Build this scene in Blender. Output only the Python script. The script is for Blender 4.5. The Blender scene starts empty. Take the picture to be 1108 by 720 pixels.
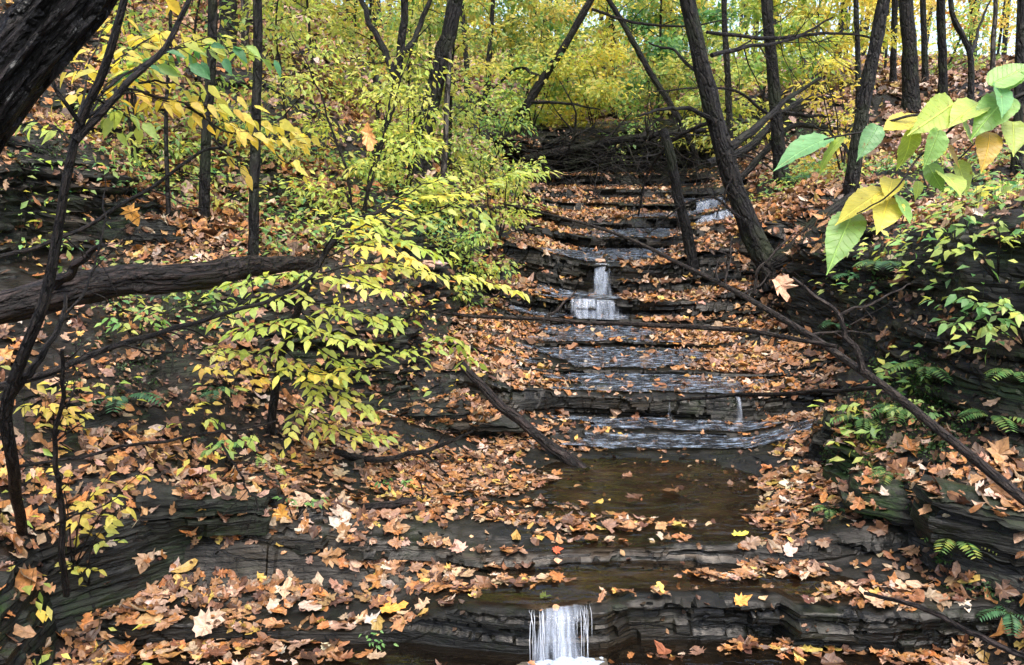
import bpy, math
import numpy as np
from mathutils import Vector
from mathutils.bvhtree import BVHTree

rng = np.random.default_rng(11)
SC = bpy.context.scene
COL = SC.collection
PI = math.pi

# ---------------------------------------------------------------- camera model (measured from the photograph)
PITCH = math.radians(8.22)
FPX, CX, CY, ZC = 900.0, 554.0, 360.0, 1.5
cT, sT = math.cos(PITCH), math.sin(PITCH)

def ray(px, py):
    a = (px - CX) / FPX
    b = -(py - CY) / FPX
    return np.array([a, cT + b * sT, -sT + b * cT])

def P(px, py, Y):
    d = ray(px, py)
    return d / d[1] * Y + np.array([0, 0, ZC])

def G(px, py, z):
    d = ray(px, py)
    return d * ((z - ZC) / d[2]) + np.array([0, 0, ZC])

# ---------------------------------------------------------------- noise
def _hash(ix, iy, iz):
    h = (ix.astype(np.uint32) * np.uint32(374761393)) ^ (iy.astype(np.uint32) * np.uint32(668265263)) ^ (iz.astype(np.uint32) * np.uint32(2246822519))
    h = (h ^ (h >> np.uint32(13))) * np.uint32(1274126177)
    h = h ^ (h >> np.uint32(16))
    return (h & np.uint32(0xFFFFFF)).astype(np.float64) / float(0xFFFFFF)

def h1(k, s=0):
    k = np.asarray(k).astype(np.int64)
    return _hash(k, k * 0 + s, k * 0 + 77)

def vnoise(x, y, z=None):
    x = np.asarray(x, float); y = np.asarray(y, float)
    z = np.zeros_like(x) if z is None else np.asarray(z, float) + np.zeros_like(x)
    xi, yi, zi = np.floor(x).astype(np.int64), np.floor(y).astype(np.int64), np.floor(z).astype(np.int64)
    fx, fy, fz = x - xi, y - yi, z - zi
    fx, fy, fz = fx * fx * (3 - 2 * fx), fy * fy * (3 - 2 * fy), fz * fz * (3 - 2 * fz)
    r = 0
    for dx in (0, 1):
        wx = fx if dx else 1 - fx
        for dy in (0, 1):
            wy = fy if dy else 1 - fy
            for dz in (0, 1):
                wz = fz if dz else 1 - fz
                r = r + wx * wy * wz * _hash(xi + dx, yi + dy, zi + dz)
    return r * 2 - 1

def fbm(x, y, z=None, octv=3):
    a, f, r = 1.0, 1.0, 0
    for o in range(octv):
        r = r + a * vnoise(np.asarray(x) * f + 13.1 * o, np.asarray(y) * f - 7.7 * o, None if z is None else np.asarray(z) * f + 3.3 * o)
        a *= 0.5; f *= 2.03
    return r

def sstep(a, b, x):
    t = np.clip((np.asarray(x, float) - a) / (b - a), 0, 1)
    return t * t * (3 - 2 * t)

# ---------------------------------------------------------------- mesh building
class MB:
    def __init__(self):
        self.v, self.t, self.q, self.c, self.uv = [], [], [], [], []
        self.n = 0
    def add(self, v, tris=None, quads=None, col=None, uv=None):
        v = np.asarray(v, float).reshape(-1, 3)
        if len(v) == 0: return
        self.v.append(v)
        if tris is not None and len(tris): self.t.append(np.asarray(tris) + self.n)
        if quads is not None and len(quads): self.q.append(np.asarray(quads) + self.n)
        if col is None: col = np.ones((len(v), 3)) * .5
        col = np.asarray(col, float)
        if col.ndim == 1: col = np.tile(col, (len(v), 1))
        self.c.append(col)
        self.uv.append(np.zeros((len(v), 2)) if uv is None else np.asarray(uv, float))
        self.n += len(v)

def root_of(o):
    while o.parent: o = o.parent
    return o

def set_props(o, label=None, category=None, group=None, kind=None):
    if label: o['label'] = label
    if category: o['category'] = category
    if group: o['group'] = group
    if kind: o['kind'] = kind
    return o

def build(name, mb, mat, parent=None, smooth=True, base=None):
    v = np.concatenate(mb.v)
    loc = np.zeros(3)
    if parent is not None:
        loc = np.array(root_of(parent).location)
    elif base is not None:
        loc = np.asarray(base, float)
    me = bpy.data.meshes.new(name)
    tr = np.concatenate(mb.t) if mb.t else np.zeros((0, 3), int)
    qd = np.concatenate(mb.q) if mb.q else np.zeros((0, 4), int)
    loops = np.concatenate([tr.ravel(), qd.ravel()]).astype(np.int32)
    starts = np.concatenate([np.arange(len(tr)) * 3, len(tr) * 3 + np.arange(len(qd)) * 4]).astype(np.int32)
    me.vertices.add(len(v)); me.vertices.foreach_set('co', (v - loc).astype(np.float32).ravel())
    me.loops.add(len(loops)); me.loops.foreach_set('vertex_index', loops)
    me.polygons.add(len(starts)); me.polygons.foreach_set('loop_start', starts)
    if isinstance(smooth, np.ndarray):
        me.polygons.foreach_set('use_smooth', smooth.astype(bool))
    else:
        me.polygons.foreach_set('use_smooth', np.full(len(starts), bool(smooth)))
    ca = me.attributes.new('col', 'FLOAT_COLOR', 'POINT')
    c = np.concatenate(mb.c)
    ca.data.foreach_set('color', np.concatenate([c, np.ones((len(c), 1))], 1).astype(np.float32).ravel())
    uvl = me.uv_layers.new(name='UVMap')
    uvl.data.foreach_set('uv', np.concatenate(mb.uv)[loops].astype(np.float32).ravel())
    me.update(calc_edges=True)
    if mat is not None: me.materials.append(mat)
    o = bpy.data.objects.new(name, me)
    COL.objects.link(o)
    if parent is not None: o.parent = parent
    else: o.location = loc
    return o

def thing(name, base, label, category, group=None):
    o = bpy.data.objects.new(name, None)
    o.empty_display_size = .05
    COL.objects.link(o)
    o.location = base
    return set_props(o, label, category, group)

def cat_path(pts, m):
    pts = np.asarray(pts, float)
    if len(pts) == 2:
        t = np.linspace(0, 1, m)[:, None]
        return pts[0] * (1 - t) + pts[1] * t
    q = np.vstack([2 * pts[0] - pts[1], pts, 2 * pts[-1] - pts[-2]])
    seg = np.linalg.norm(np.diff(pts, axis=0), axis=1)
    cum = np.concatenate([[0], np.cumsum(seg)])
    s = np.linspace(0, cum[-1], m)
    k = np.clip(np.searchsorted(cum, s, side='right') - 1, 0, len(pts) - 2)
    t = ((s - cum[k]) / np.maximum(seg[k], 1e-9))[:, None]
    p0, p1, p2, p3 = q[k], q[k + 1], q[k + 2], q[k + 3]
    return .5 * ((2 * p1) + (-p0 + p2) * t + (2 * p0 - 5 * p1 + 4 * p2 - p3) * t * t + (-p0 + 3 * p1 - 3 * p2 + p3) * t ** 3)

def tube(mb, pts, radii, sides=8, m=None, rough=0.0, wander=0.0, seed=0, col=(.5, .5, .5), cap=True, rscale=3.0):
    """tapered tube through pts; returns its centre line"""
    pts = np.asarray(pts, float)
    L = np.linalg.norm(np.diff(pts, axis=0), axis=1).sum()
    if m is None: m = int(max(3, min(60, len(pts) * 3)))
    c = cat_path(pts, m)
    t = np.linspace(0, 1, m)
    radii = np.atleast_1d(np.asarray(radii, float))
    r = np.interp(t, np.linspace(0, 1, len(radii)), radii) if len(radii) > 1 else np.full(m, radii[0])
    if wander > 0:
        f = 6.0 / max(L, .2)
        s = np.linspace(0, L, m)
        w = np.minimum(1, t * 6)[:, None]
        for sc, am in ((3.0, 1.0), (8.0, .4)):
            c = c + w * wander * am * np.stack([vnoise(s * f * sc / 3, s * 0 + seed * 3.17 + k * 9.1, s * 0 + sc) for k in range(3)], 1)
    T = np.gradient(c, axis=0); T /= np.linalg.norm(T, axis=1)[:, None] + 1e-12
    up = np.array([0, 0, 1.0]) if abs(T[0][2]) < .9 else np.array([0, 1.0, 0])
    N = np.zeros_like(c)
    n = up - T[0] * np.dot(up, T[0]); n /= np.linalg.norm(n)
    for i in range(m):
        n = n - T[i] * np.dot(n, T[i]); n /= np.linalg.norm(n) + 1e-12
        N[i] = n
    B = np.cross(T, N)
    a = np.linspace(0, 2 * PI, sides + 1)
    dirs = N[:, None] * np.cos(a)[None, :, None] + B[:, None] * np.sin(a)[None, :, None]
    rr = r[:, None] * np.ones(sides + 1)
    s = np.linspace(0, L, m)
    if rough > 0:
        A = a.copy(); A[-1] = 0
        k = rscale
        nx = np.cos(A)[None, :] * k + 0 * s[:, None]; ny = np.sin(A)[None, :] * k + seed * 5.3 + 0 * s[:, None]
        nz = s[:, None] * (.35 / max(r.mean(), .01)) + 0 * A[None, :]
        rr = rr * (1 + rough * fbm(nx, ny, nz, 2))
    V = c[:, None] + dirs * rr[:, :, None]
    uv = np.stack([np.broadcast_to(a[None, :] * r.mean(), rr.shape), np.broadcast_to(s[:, None], rr.shape)], 2)
    idx = np.arange(m * (sides + 1)).reshape(m, sides + 1)
    q = np.stack([idx[:-1, :-1], idx[:-1, 1:], idx[1:, 1:], idx[1:, :-1]], 2).reshape(-1, 4)
    mb.add(V.reshape(-1, 3), quads=q, col=col, uv=uv.reshape(-1, 2))
    if cap:
        for e, ii in ((0, idx[0]), (m - 1, idx[-1])):
            vv = np.vstack([V[e], c[e] + (T[e] if e else -T[e]) * r[e] * .15])
            k = np.arange(sides)
            tr = np.stack([k, k + 1, np.full(sides, sides + 1)], 1)
            if e == 0: tr = tr[:, ::-1]
            mb.add(vv, tris=tr, col=col, uv=np.zeros((sides + 2, 2)))
    return c

# ---------------------------------------------------------------- leaf templates: (verts, tris, uv)
def outline_leaf(half, ctr_y, curl, crumple, seed):
    r = np.random.default_rng(seed)
    right = list(half)
    left = [(-x, y) for x, y in half[::-1] if abs(x) > 1e-6]
    pts = np.array(right + left)
    ctr = np.array([[0, ctr_y]])
    xy = np.vstack([ctr, pts])
    xy[1:] += r.normal(0, .03, xy[1:].shape)
    x, y = xy[:, 0], xy[:, 1]
    z = curl[0] * x * x + curl[1] * (y - ctr_y) ** 2 + curl[2] * x * y + curl[3] * np.abs(x) + r.normal(0, crumple, len(x))
    v = np.stack([x, y, z], 1)
    n = len(pts)
    t = np.array([(0, 1 + i, 1 + (i + 1) % n) for i in range(n)])
    return v, t, np.stack([x + .5, y + .5], 1)

MAPLE = [(0, -.44), (.12, -.40), (.30, -.40), (.30, -.26), (.48, -.14), (.40, -.02), (.44, .18), (.29, .17), (.21, .26), (.20, .40), (0, .54)]
OAK = [(0, -.52), (.09, -.38), (.07, -.28), (.25, -.22), (.13, -.10), (.31, .05), (.16, .12), (.26, .29), (.12, .31), (.10, .45), (0, .52)]
OVAL = [(0, -.5), (.15, -.38), (.27, -.15), (.29, .08), (.20, .30), (.09, .44), (0, .53)]
OVAL_S = [(0, -.5), (.24, -.18), (.26, .14), (0, .53)]
MAPLE_S = [(0, -.46), (.28, -.42), (.48, -.08), (.26, .12), (.18, .36), (0, .56)]

def curled(half, n, seed, cr=.03, amt=1.0):
    out = []
    r = np.random.default_rng(seed)
    for i in range(n):
        c = (r.normal(.35, .7) * amt, r.normal(.25, .6) * amt, r.normal(0, .7) * amt, r.normal(0, .25) * amt)
        out.append(outline_leaf(half, -.1, c, cr, seed * 31 + i))
    return out

def torn(half, seed):
    r = np.random.default_rng(seed)
    return [(x * r.uniform(.6, 1.05), y * r.uniform(.85, 1.05)) if i % 2 else (x * r.uniform(.8, 1.25), y) for i, (x, y) in enumerate(half)]
LITTER_NEAR = sum([curled(torn(MAPLE, i), 1, 100 + i, .032, .62) for i in range(11)], []) + sum([curled(torn(OAK, i), 1, 200 + i, .03, .7) for i in range(8)], []) + sum([curled(torn(OVAL, i), 1, 300 + i, .03, .8) for i in range(12)], [])
LITTER_MID = curled(MAPLE_S, 6, 4, .05) + curled(OVAL_S, 4, 5, .03)
LITTER_FAR = curled([(0, -.5), (.36, -.1), (.2, .3), (0, .5)], 4, 6, .06)

def fold_leaf(width, fold, droop, n=6, seed=0, tip=.16, serr=0.0):
    """leaf growing from (0,0) along +y, with a folded midrib and a drooping tip"""
    r = np.random.default_rng(seed)
    t = np.linspace(0, 1, n)
    w = width * .5 * (np.sin(PI * t ** .75) ** .8) * (1 - .25 * t) * (1 - sstep(.72, 1.05, t) * .45)
    w[0] = .01; w[-1] = .003
    z = -droop * t * t
    V, uv, T = [], [], []
    for i in range(n):
        ww = w[i] * (1 + (serr * (1 if i % 2 else -1) if 0 < i < n - 1 else 0))
        wob = r.normal(0, .012)
        for s in (-1, 0, 1):
            V.append((s * ww, t[i] - (0.03 if (s and 0 < i < n - 1) else 0), z[i] + (fold * ww if s else 0) + (wob * s if 0 < i < n - 1 else 0)))
            uv.append((.5 + s * ww, t[i]))
    for i in range(n - 1):
        a = i * 3
        for k in (0, 1):
            T += [(a + k, a + k + 1, a + k + 4), (a + k, a + k + 4, a + k + 3)]
    return np.array(V), np.array(T), np.array(uv)

LEAF_BEECH = [fold_leaf(.52, f, d, 5, i) for i, (f, d) in enumerate(((.35, .15), (.1, .3), (.5, .05), (-.1, .25)))]
LEAF_SMALL = [fold_leaf(.55, f, d, 3, 20 + i) for i, (f, d) in enumerate(((.4, .2), (.1, .3), (.6, .1)))]
LEAF_BIG = [fold_leaf(.60, f, d, 21, 40 + i, serr=.022) for i, (f, d) in enumerate(((.25, .2), (.1, .4), (.4, .1), (.2, -.1)))]
def _quad():
    v = np.array([(0, 0, 0), (.28, .45, .06), (0, 1, -.12), (-.28, .5, .03)], float)
    return v, np.array([(0, 1, 2), (0, 2, 3)]), np.stack([v[:, 0] + .5, v[:, 1]], 1)
LEAF_FAR = [_quad()]

def unit(a):
    a = np.asarray(a, float)
    return a / (np.linalg.norm(a, axis=-1, keepdims=True) + 1e-12)

def leaves(mb, temps, pos, axis, normal, size, col, squash=None):
    """place leaf templates: axis = leaf's y direction, normal = approx. leaf normal"""
    pos = np.asarray(pos, float)
    N = len(pos)
    if N == 0: return
    Y = unit(axis); n = unit(normal)
    X = unit(np.cross(Y, n)); Z = np.cross(X, Y)
    size = np.broadcast_to(np.asarray(size, float), (N,))
    which = rng.integers(0, len(temps), N)
    for k, (tv, tt, tuv) in enumerate(temps):
        s = np.where(which == k)[0]
        if len(s) == 0: continue
        w = size[s][:, None, None]
        wx = w * rng.uniform(.85, 1.12, (len(s), 1, 1))
        V = pos[s][:, None] + (tv[None, :, 0:1] * wx) * X[s][:, None] + (tv[None, :, 1:2] * w) * Y[s][:, None] + (tv[None, :, 2:3] * w) * Z[s][:, None]
        nv = len(tv)
        F = (tt[None] + (np.arange(len(s)) * nv)[:, None, None]).reshape(-1, 3)
        C = np.repeat(col[s], nv, axis=0)
        mb.add(V.reshape(-1, 3), tris=F, col=C, uv=np.tile(tuv, (len(s), 1)))

def pick(pal, n, jit=.12):
    cols = np.array([p[1:] for p in pal], float)
    w = np.array([p[0] for p in pal], float); w /= w.sum()
    c = cols[rng.choice(len(cols), n, p=w)]
    return np.clip(c * (.74 if pal is PAL_LITTER or pal is PAL_FARLIT else 1.0) * (1 + rng.normal(0, jit, (n, 1))) * (1 + rng.normal(0, .05, (n, 3))), .004, .9)

PAL_LITTER = [(5, .36, .19, .085), (5.5, .40, .17, .05), (5, .24, .11, .045), (3.5, .44, .30, .19), (2, .40, .25, .17), (1.6, .50, .33, .08), (6, .11, .052, .028), (1, .54, .43, .33), (2, .28, .17, .11)]
PAL_FARLIT = [(5, .32, .20, .13), (3, .32, .16, .08), (4, .20, .10, .055), (4, .46, .34, .26), (2.5, .42, .27, .21), (1, .44, .32, .10), (4, .09, .05, .03)]
PAL_YELLOW = [(5, .68, .56, .10), (4, .64, .50, .09), (3, .56, .54, .12), (1, .62, .40, .07), (1, .40, .48, .12)]
PAL_YGREEN = [(4, .48, .55, .12), (4, .36, .47, .10), (3, .58, .57, .14), (1, .60, .52, .10), (2, .24, .38, .09)]
PAL_GREEN = [(4, .11, .26, .08), (4, .17, .33, .10), (2, .26, .42, .13), (1, .38, .47, .13)]
PAL_TEAL = [(4, .07, .20, .09), (3, .10, .27, .12), (2, .14, .32, .14)]
PAL_MIX = [(3, .54, .55, .16), (3, .32, .43, .13), (2, .62, .52, .14), (2, .16, .30, .09), (.6, .55, .32, .10)]
PAL_GOLD = [(4, .64, .54, .14), (3, .58, .46, .12), (3, .56, .54, .16), (1, .52, .32, .10)]
PAL_ORANGE = [(3, .56, .30, .08), (3, .50, .22, .06), (2, .60, .42, .09)]
# ---------------------------------------------------------------- materials
def mat_new(name):
    m = bpy.data.materials.new(name); m.use_nodes = True
    nt = m.node_tree; nt.nodes.clear()
    return m, nt, nt.nodes, nt.links

class NB:
    def __init__(self, nt): self.nt = nt
    def n(self, t, **kw):
        nd = self.nt.nodes.new(t)
        for k, v in kw.items(): setattr(nd, k, v)
        return nd
    def l(self, a, b): self.nt.links.new(a, b)
    def noise(self, vec, scale, detail=4, rough=.55):
        nd = self.n('ShaderNodeTexNoise'); nd.inputs['Scale'].default_value = scale
        nd.inputs['Detail'].default_value = detail; nd.inputs['Roughness'].default_value = rough
        if vec is not None: self.l(vec, nd.inputs['Vector'])
        return nd.outputs['Fac']
    def mapping(self, vec, scale=(1, 1, 1), loc=(0, 0, 0)):
        nd = self.n('ShaderNodeMapping'); nd.inputs['Scale'].default_value = scale; nd.inputs['Location'].default_value = loc
        self.l(vec, nd.inputs['Vector']); return nd.outputs['Vector']
    def ramp(self, fac, stops):
        nd = self.n('ShaderNodeValToRGB')
        el = nd.color_ramp.elements
        while len(el) < len(stops): el.new(.5)
        for e, (p, c) in zip(el, stops):
            e.position = p
            e.color = (c, c, c, 1) if not hasattr(c, '__len__') else (*c, 1)
        self.l(fac, nd.inputs['Fac']); return nd.outputs['Color']
    def mix(self, fac, a, b, blend='MIX'):
        nd = self.n('ShaderNodeMix', data_type='RGBA', blend_type=blend)
        for sock, v in ((nd.inputs[0], fac), (nd.inputs[6], a), (nd.inputs[7], b)):
            if hasattr(v, 'is_output'): self.l(v, sock)
            elif hasattr(v, '__len__'): sock.default_value = (*v, 1)
            else: sock.default_value = v
        return nd.outputs[2]
    def math(self, op, a, b=0.0, clamp=False):
        nd = self.n('ShaderNodeMath', operation=op, use_clamp=clamp)
        for sock, v in ((nd.inputs[0], a), (nd.inputs[1], b)):
            if hasattr(v, 'is_output'): self.l(v, sock)
            else: sock.default_value = v
        return nd.outputs[0]
    def bump(self, h, strength, dist, prev=None):
        nd = self.n('ShaderNodeBump'); nd.inputs['Strength'].default_value = strength; nd.inputs['Distance'].default_value = dist
        self.l(h, nd.inputs['Height'])
        if prev is not None: self.l(prev, nd.inputs['Normal'])
        return nd.outputs['Normal']
    def pos(self): return self.n('ShaderNodeNewGeometry').outputs['Position']
    def nz(self):
        g = self.n('ShaderNodeNewGeometry'); s = self.n('ShaderNodeSeparateXYZ')
        self.l(g.outputs['True Normal'], s.inputs[0]); return s.outputs['Z']

def joints(nb, pos, bw, rh, mortar, seed=0.0):
    w1 = nb.noise(nb.mapping(pos, (2.2, 2.2, 2.2), (seed, 0, 0)), 1.0, 3)
    w2 = nb.noise(nb.mapping(pos, (9, 9, 3), (0, seed, 0)), 1.0, 2)
    sx = nb.n('ShaderNodeSeparateXYZ'); nb.l(pos, sx.inputs[0])
    s_ = nb.math('ADD', nb.math('ADD', nb.math('MULTIPLY', sx.outputs['X'], .83), nb.math('MULTIPLY', sx.outputs['Y'], .55)), nb.math('MULTIPLY', w2, bw * .8))
    z_ = nb.math('ADD', nb.math('ADD', sx.outputs['Z'], nb.math('MULTIPLY', sx.outputs['X'], .03)), nb.math('MULTIPLY', w1, rh * 2.6))
    cb = nb.n('ShaderNodeCombineXYZ'); nb.l(s_, cb.inputs[0]); nb.l(z_, cb.inputs[1])
    b = nb.n('ShaderNodeTexBrick'); b.offset = .37; b.offset_frequency = 2; b.squash = 1.7; b.squash_frequency = 3
    nb.l(cb.outputs[0], b.inputs['Vector'])
    b.inputs['Color1'].default_value = (0, 0, 0, 1); b.inputs['Color2'].default_value = (1, 1, 1, 1); b.inputs['Mortar'].default_value = (.5, .5, .5, 1)
    b.inputs['Scale'].default_value = 1; b.inputs['Mortar Size'].default_value = mortar; b.inputs['Mortar Smooth'].default_value = .3
    b.inputs['Brick Width'].default_value = bw; b.inputs['Row Height'].default_value = rh
    return b.outputs['Color'], b.outputs['Fac']

def principled(nb, base, rough, normal=None, spec=.5, out=True):
    p = nb.n('ShaderNodeBsdfPrincipled')
    for k, v in (('Base Color', base), ('Roughness', rough), ('Specular IOR Level', spec)):
        if hasattr(v, 'is_output'): nb.l(v, p.inputs[k])
        elif hasattr(v, '__len__'): p.inputs[k].default_value = (*v, 1)
        else: p.inputs[k].default_value = v
    if normal is not None: nb.l(normal, p.inputs['Normal'])
    if out:
        o = nb.n('ShaderNodeOutputMaterial'); nb.l(p.outputs[0], o.inputs['Surface'])
    return p

def rock_material(name, moss=.35, soil=True, soilcol=(.0062, .0046, .0034)):
    m, nt, N, L = mat_new(name); nb = NB(nt)
    pos = nb.pos(); nz = nb.nz()
    wob = nb.noise(pos, 1.7, 2)
    stv = nb.mapping(pos, (7, 7, 45))
    st = nb.noise(stv, 1.0, 5, .6)
    fine = nb.noise(nb.mapping(pos, (14, 14, 60)), 1.0, 4, .6)
    base = nb.ramp(st, [(.25, (.004, .0044, .004)), (.45, (.013, .014, .012)), (.6, (.027, .028, .024)), (.8, (.062, .062, .053))])
    base = nb.mix(nb.ramp(nb.noise(pos, 5, 3), [(.45, 0.), (.62, .75)]), base, (.008, .0085, .0075))
    # brown iron / algae stain
    base = nb.mix(nb.ramp(nb.noise(pos, 2.3, 4), [(.5, 0.), (.68, .55)]), base, (.026, .018, .010))
    # moss on shelves
    mo = nb.math('MULTIPLY', nb.ramp(nb.noise(pos, 3.1, 5, .65), [(.5, 0.), (.6, 1.)]), moss, True)
    base = nb.mix(mo, base, nb.mix(nb.noise(pos, 60, 2), (.006, .015, .005), (.024, .045, .011)))
    if soil:
        flat = nb.ramp(nz, [(.62, 0.), (.82, 1.)])
        so = nb.ramp(nb.noise(pos, 17, 5, .7), [(.35, tuple(c * .55 for c in soilcol)), (.55, soilcol), (.72, (.018, .0115, .0075)), (.85, (.05, .029, .017))])
        col = nb.mix(flat, base, so)
    else:
        col = base
    c1, f1 = joints(nb, pos, .19, .023, .0022, 1.7); c2, f2 = joints(nb, pos, .55, .085, .005, 5.1)
    steepm = nb.ramp(nz, [(.55, 1.), (.85, .0)])
    var = nb.mix(1., nb.ramp(c1, [(0., .55), (1., 1.5)]), nb.ramp(c2, [(0., .6), (1., 1.4)]), 'MULTIPLY')
    col = nb.mix(steepm, col, nb.mix(1., col, var, 'MULTIPLY'))
    crack = nb.math('MULTIPLY', nb.math('MAXIMUM', f1, f2), steepm)
    col = nb.mix(nb.math('MULTIPLY', crack, .8), col, (.003, .003, .003))
    rr = nb.ramp(nb.noise(pos, 6, 4), [(.35, .38), (.65, .75)])
    hgt = nb.math('SUBTRACT', nb.math('ADD', nb.math('MULTIPLY', c1, .5), nb.math('MULTIPLY', c2, .8)), nb.math('MULTIPLY', crack, 1.6))
    b = nb.bump(hgt, .8, .014)
    b = nb.bump(st, .5, .02, b)
    b = nb.bump(fine, .6, .012, b)
    b = nb.bump(nb.noise(pos, 90, 3), .35, .004, b)
    principled(nb, col, rr, b, .20)
    return m

def bed_material(name):
    m, nt, N, L = mat_new(name); nb = NB(nt)
    pos = nb.pos(); nz = nb.nz()
    st = nb.noise(nb.mapping(pos, (7, 7, 45)), 1.0, 5, .6)
    base = nb.ramp(st, [(.25, (.002, .002, .0019)), (.5, (.0055, .0058, .0052)), (.75, (.016, .0165, .0145))])
    base = nb.mix(nb.ramp(nb.noise(pos, 2.1, 4), [(.45, 0.), (.65, .6)]), base, (.024, .018, .010))
    tread = nb.ramp(nb.noise(nb.mapping(pos, (3, 9, 9)), 1.0, 5, .65), [(.3, (.0028, .0027, .0023)), (.5, (.0072, .0070, .0058)), (.7, (.020, .018, .014))])
    col = nb.mix(nb.ramp(nz, [(.5, 0.), (.85, 1.)]), base, tread)
    mo = nb.math('MULTIPLY', nb.ramp(nb.noise(pos, 4.0, 5, .65), [(.56, 0.), (.68, 1.)]), .35, True)
    col = nb.mix(mo, col, (.012, .020, .007))
    at_ = nb.n('ShaderNodeAttribute', attribute_name='col'); sp_ = nb.n('ShaderNodeSeparateXYZ'); nb.l(at_.outputs['Vector'], sp_.inputs[0])
    silt = nb.ramp(nb.noise(nb.mapping(pos, (5, 9, 5)), 1.0, 5, .6), [(.3, (.012, .0095, .007)), (.5, (.036, .028, .020)), (.7, (.085, .068, .050))])
    flatm = nb.ramp(nz, [(.6, 0.), (.85, 1.)])
    col = nb.mix(nb.math('MULTIPLY', sp_.outputs['X'], flatm), col, silt)
    c1, f1 = joints(nb, pos, .21, .021, .002, 2.9); c2, f2 = joints(nb, pos, .6, .07, .004, 7.3)
    steepm = nb.ramp(nz, [(.5, 1.), (.8, .0)])
    var = nb.mix(1., nb.ramp(c1, [(0., .6), (1., 1.5)]), nb.ramp(c2, [(0., .8), (1., 1.2)]), 'MULTIPLY')
    col = nb.mix(steepm, col, nb.mix(1., col, var, 'MULTIPLY'))
    crack = nb.math('MULTIPLY', nb.math('MAXIMUM', f1, f2), steepm)
    col = nb.mix(nb.math('MULTIPLY', crack, .85), col, (.002, .002, .002))
    rr = nb.ramp(nb.noise(pos, 7, 4), [(.35, .20), (.65, .58)])
    hgt = nb.math('SUBTRACT', nb.math('ADD', nb.math('MULTIPLY', c1, .5), nb.math('MULTIPLY', c2, .25)), nb.math('MULTIPLY', crack, 1.6))
    b = nb.bump(hgt, .8, .014)
    b = nb.bump(st, .4, .018, b)
    b = nb.bump(nb.noise(nb.mapping(pos, (16, 16, 50)), 1.0, 4), .6, .012, b)
    principled(nb, col, rr, b, .20)
    return m

def leaf_material(name, transl=.35, rough=.42, vein=0.0, mottle=.25, back=True):
    m, nt, N, L = mat_new(name); nb = NB(nt)
    a = nb.n('ShaderNodeAttribute', attribute_name='col')
    pos = nb.pos()
    mt = nb.ramp(nb.noise(pos, 70, 3), [(.3, 1 - mottle), (.7, 1 + mottle)])
    col = nb.mix(1.0, a.outputs['Color'], mt, 'MULTIPLY')
    normal = None
    if vein > 0:
        uv = nb.n('ShaderNodeUVMap', uv_map='UVMap').outputs['UV']
        s = nb.n('ShaderNodeSeparateXYZ'); nb.l(uv, s.inputs[0])
        ax = nb.math('ABSOLUTE', nb.math('SUBTRACT', s.outputs['X'], .5))
        ph = nb.math('SUBTRACT', s.outputs['Y'], nb.math('MULTIPLY', ax, .8))
        sw = nb.math('ABSOLUTE', nb.math('SINE', nb.math('MULTIPLY', ph, 30.0)))
        rib = nb.ramp(sw, [(0., 1.), (.16, 0.)])
        mid = nb.ramp(ax, [(0.006, 1.), (.016, 0.)])
        vn = nb.math('MAXIMUM', rib, mid)
        col = nb.mix(nb.math('MULTIPLY', vn, vein), col, nb.mix(1., col, (1.7, 1.6, 1.5), 'MULTIPLY'))
        # brown age blotches
        bl = nb.ramp(nb.noise(pos, 95, 4, .7), [(.62, 0.), (.70, .8)])
        col = nb.mix(bl, col, (.22, .12, .035))
        normal = nb.bump(vn, .6, .003)
    else:
        normal = nb.bump(nb.noise(pos, 130, 2), .3, .004)
    p = principled(nb, col, rough, normal, .45, out=False)
    t = nb.n('ShaderNodeBsdfTranslucent'); nb.l(nb.mix(1., col, (1.15, 1.1, .7), 'MULTIPLY'), t.inputs['Color'])
    mx = nb.n('ShaderNodeMixShader'); mx.inputs[0].default_value = transl
    nb.l(p.outputs[0], mx.inputs[1]); nb.l(t.outputs[0], mx.inputs[2])
    o = nb.n('ShaderNodeOutputMaterial'); nb.l(mx.outputs[0], o.inputs['Surface'])
    return m

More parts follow.
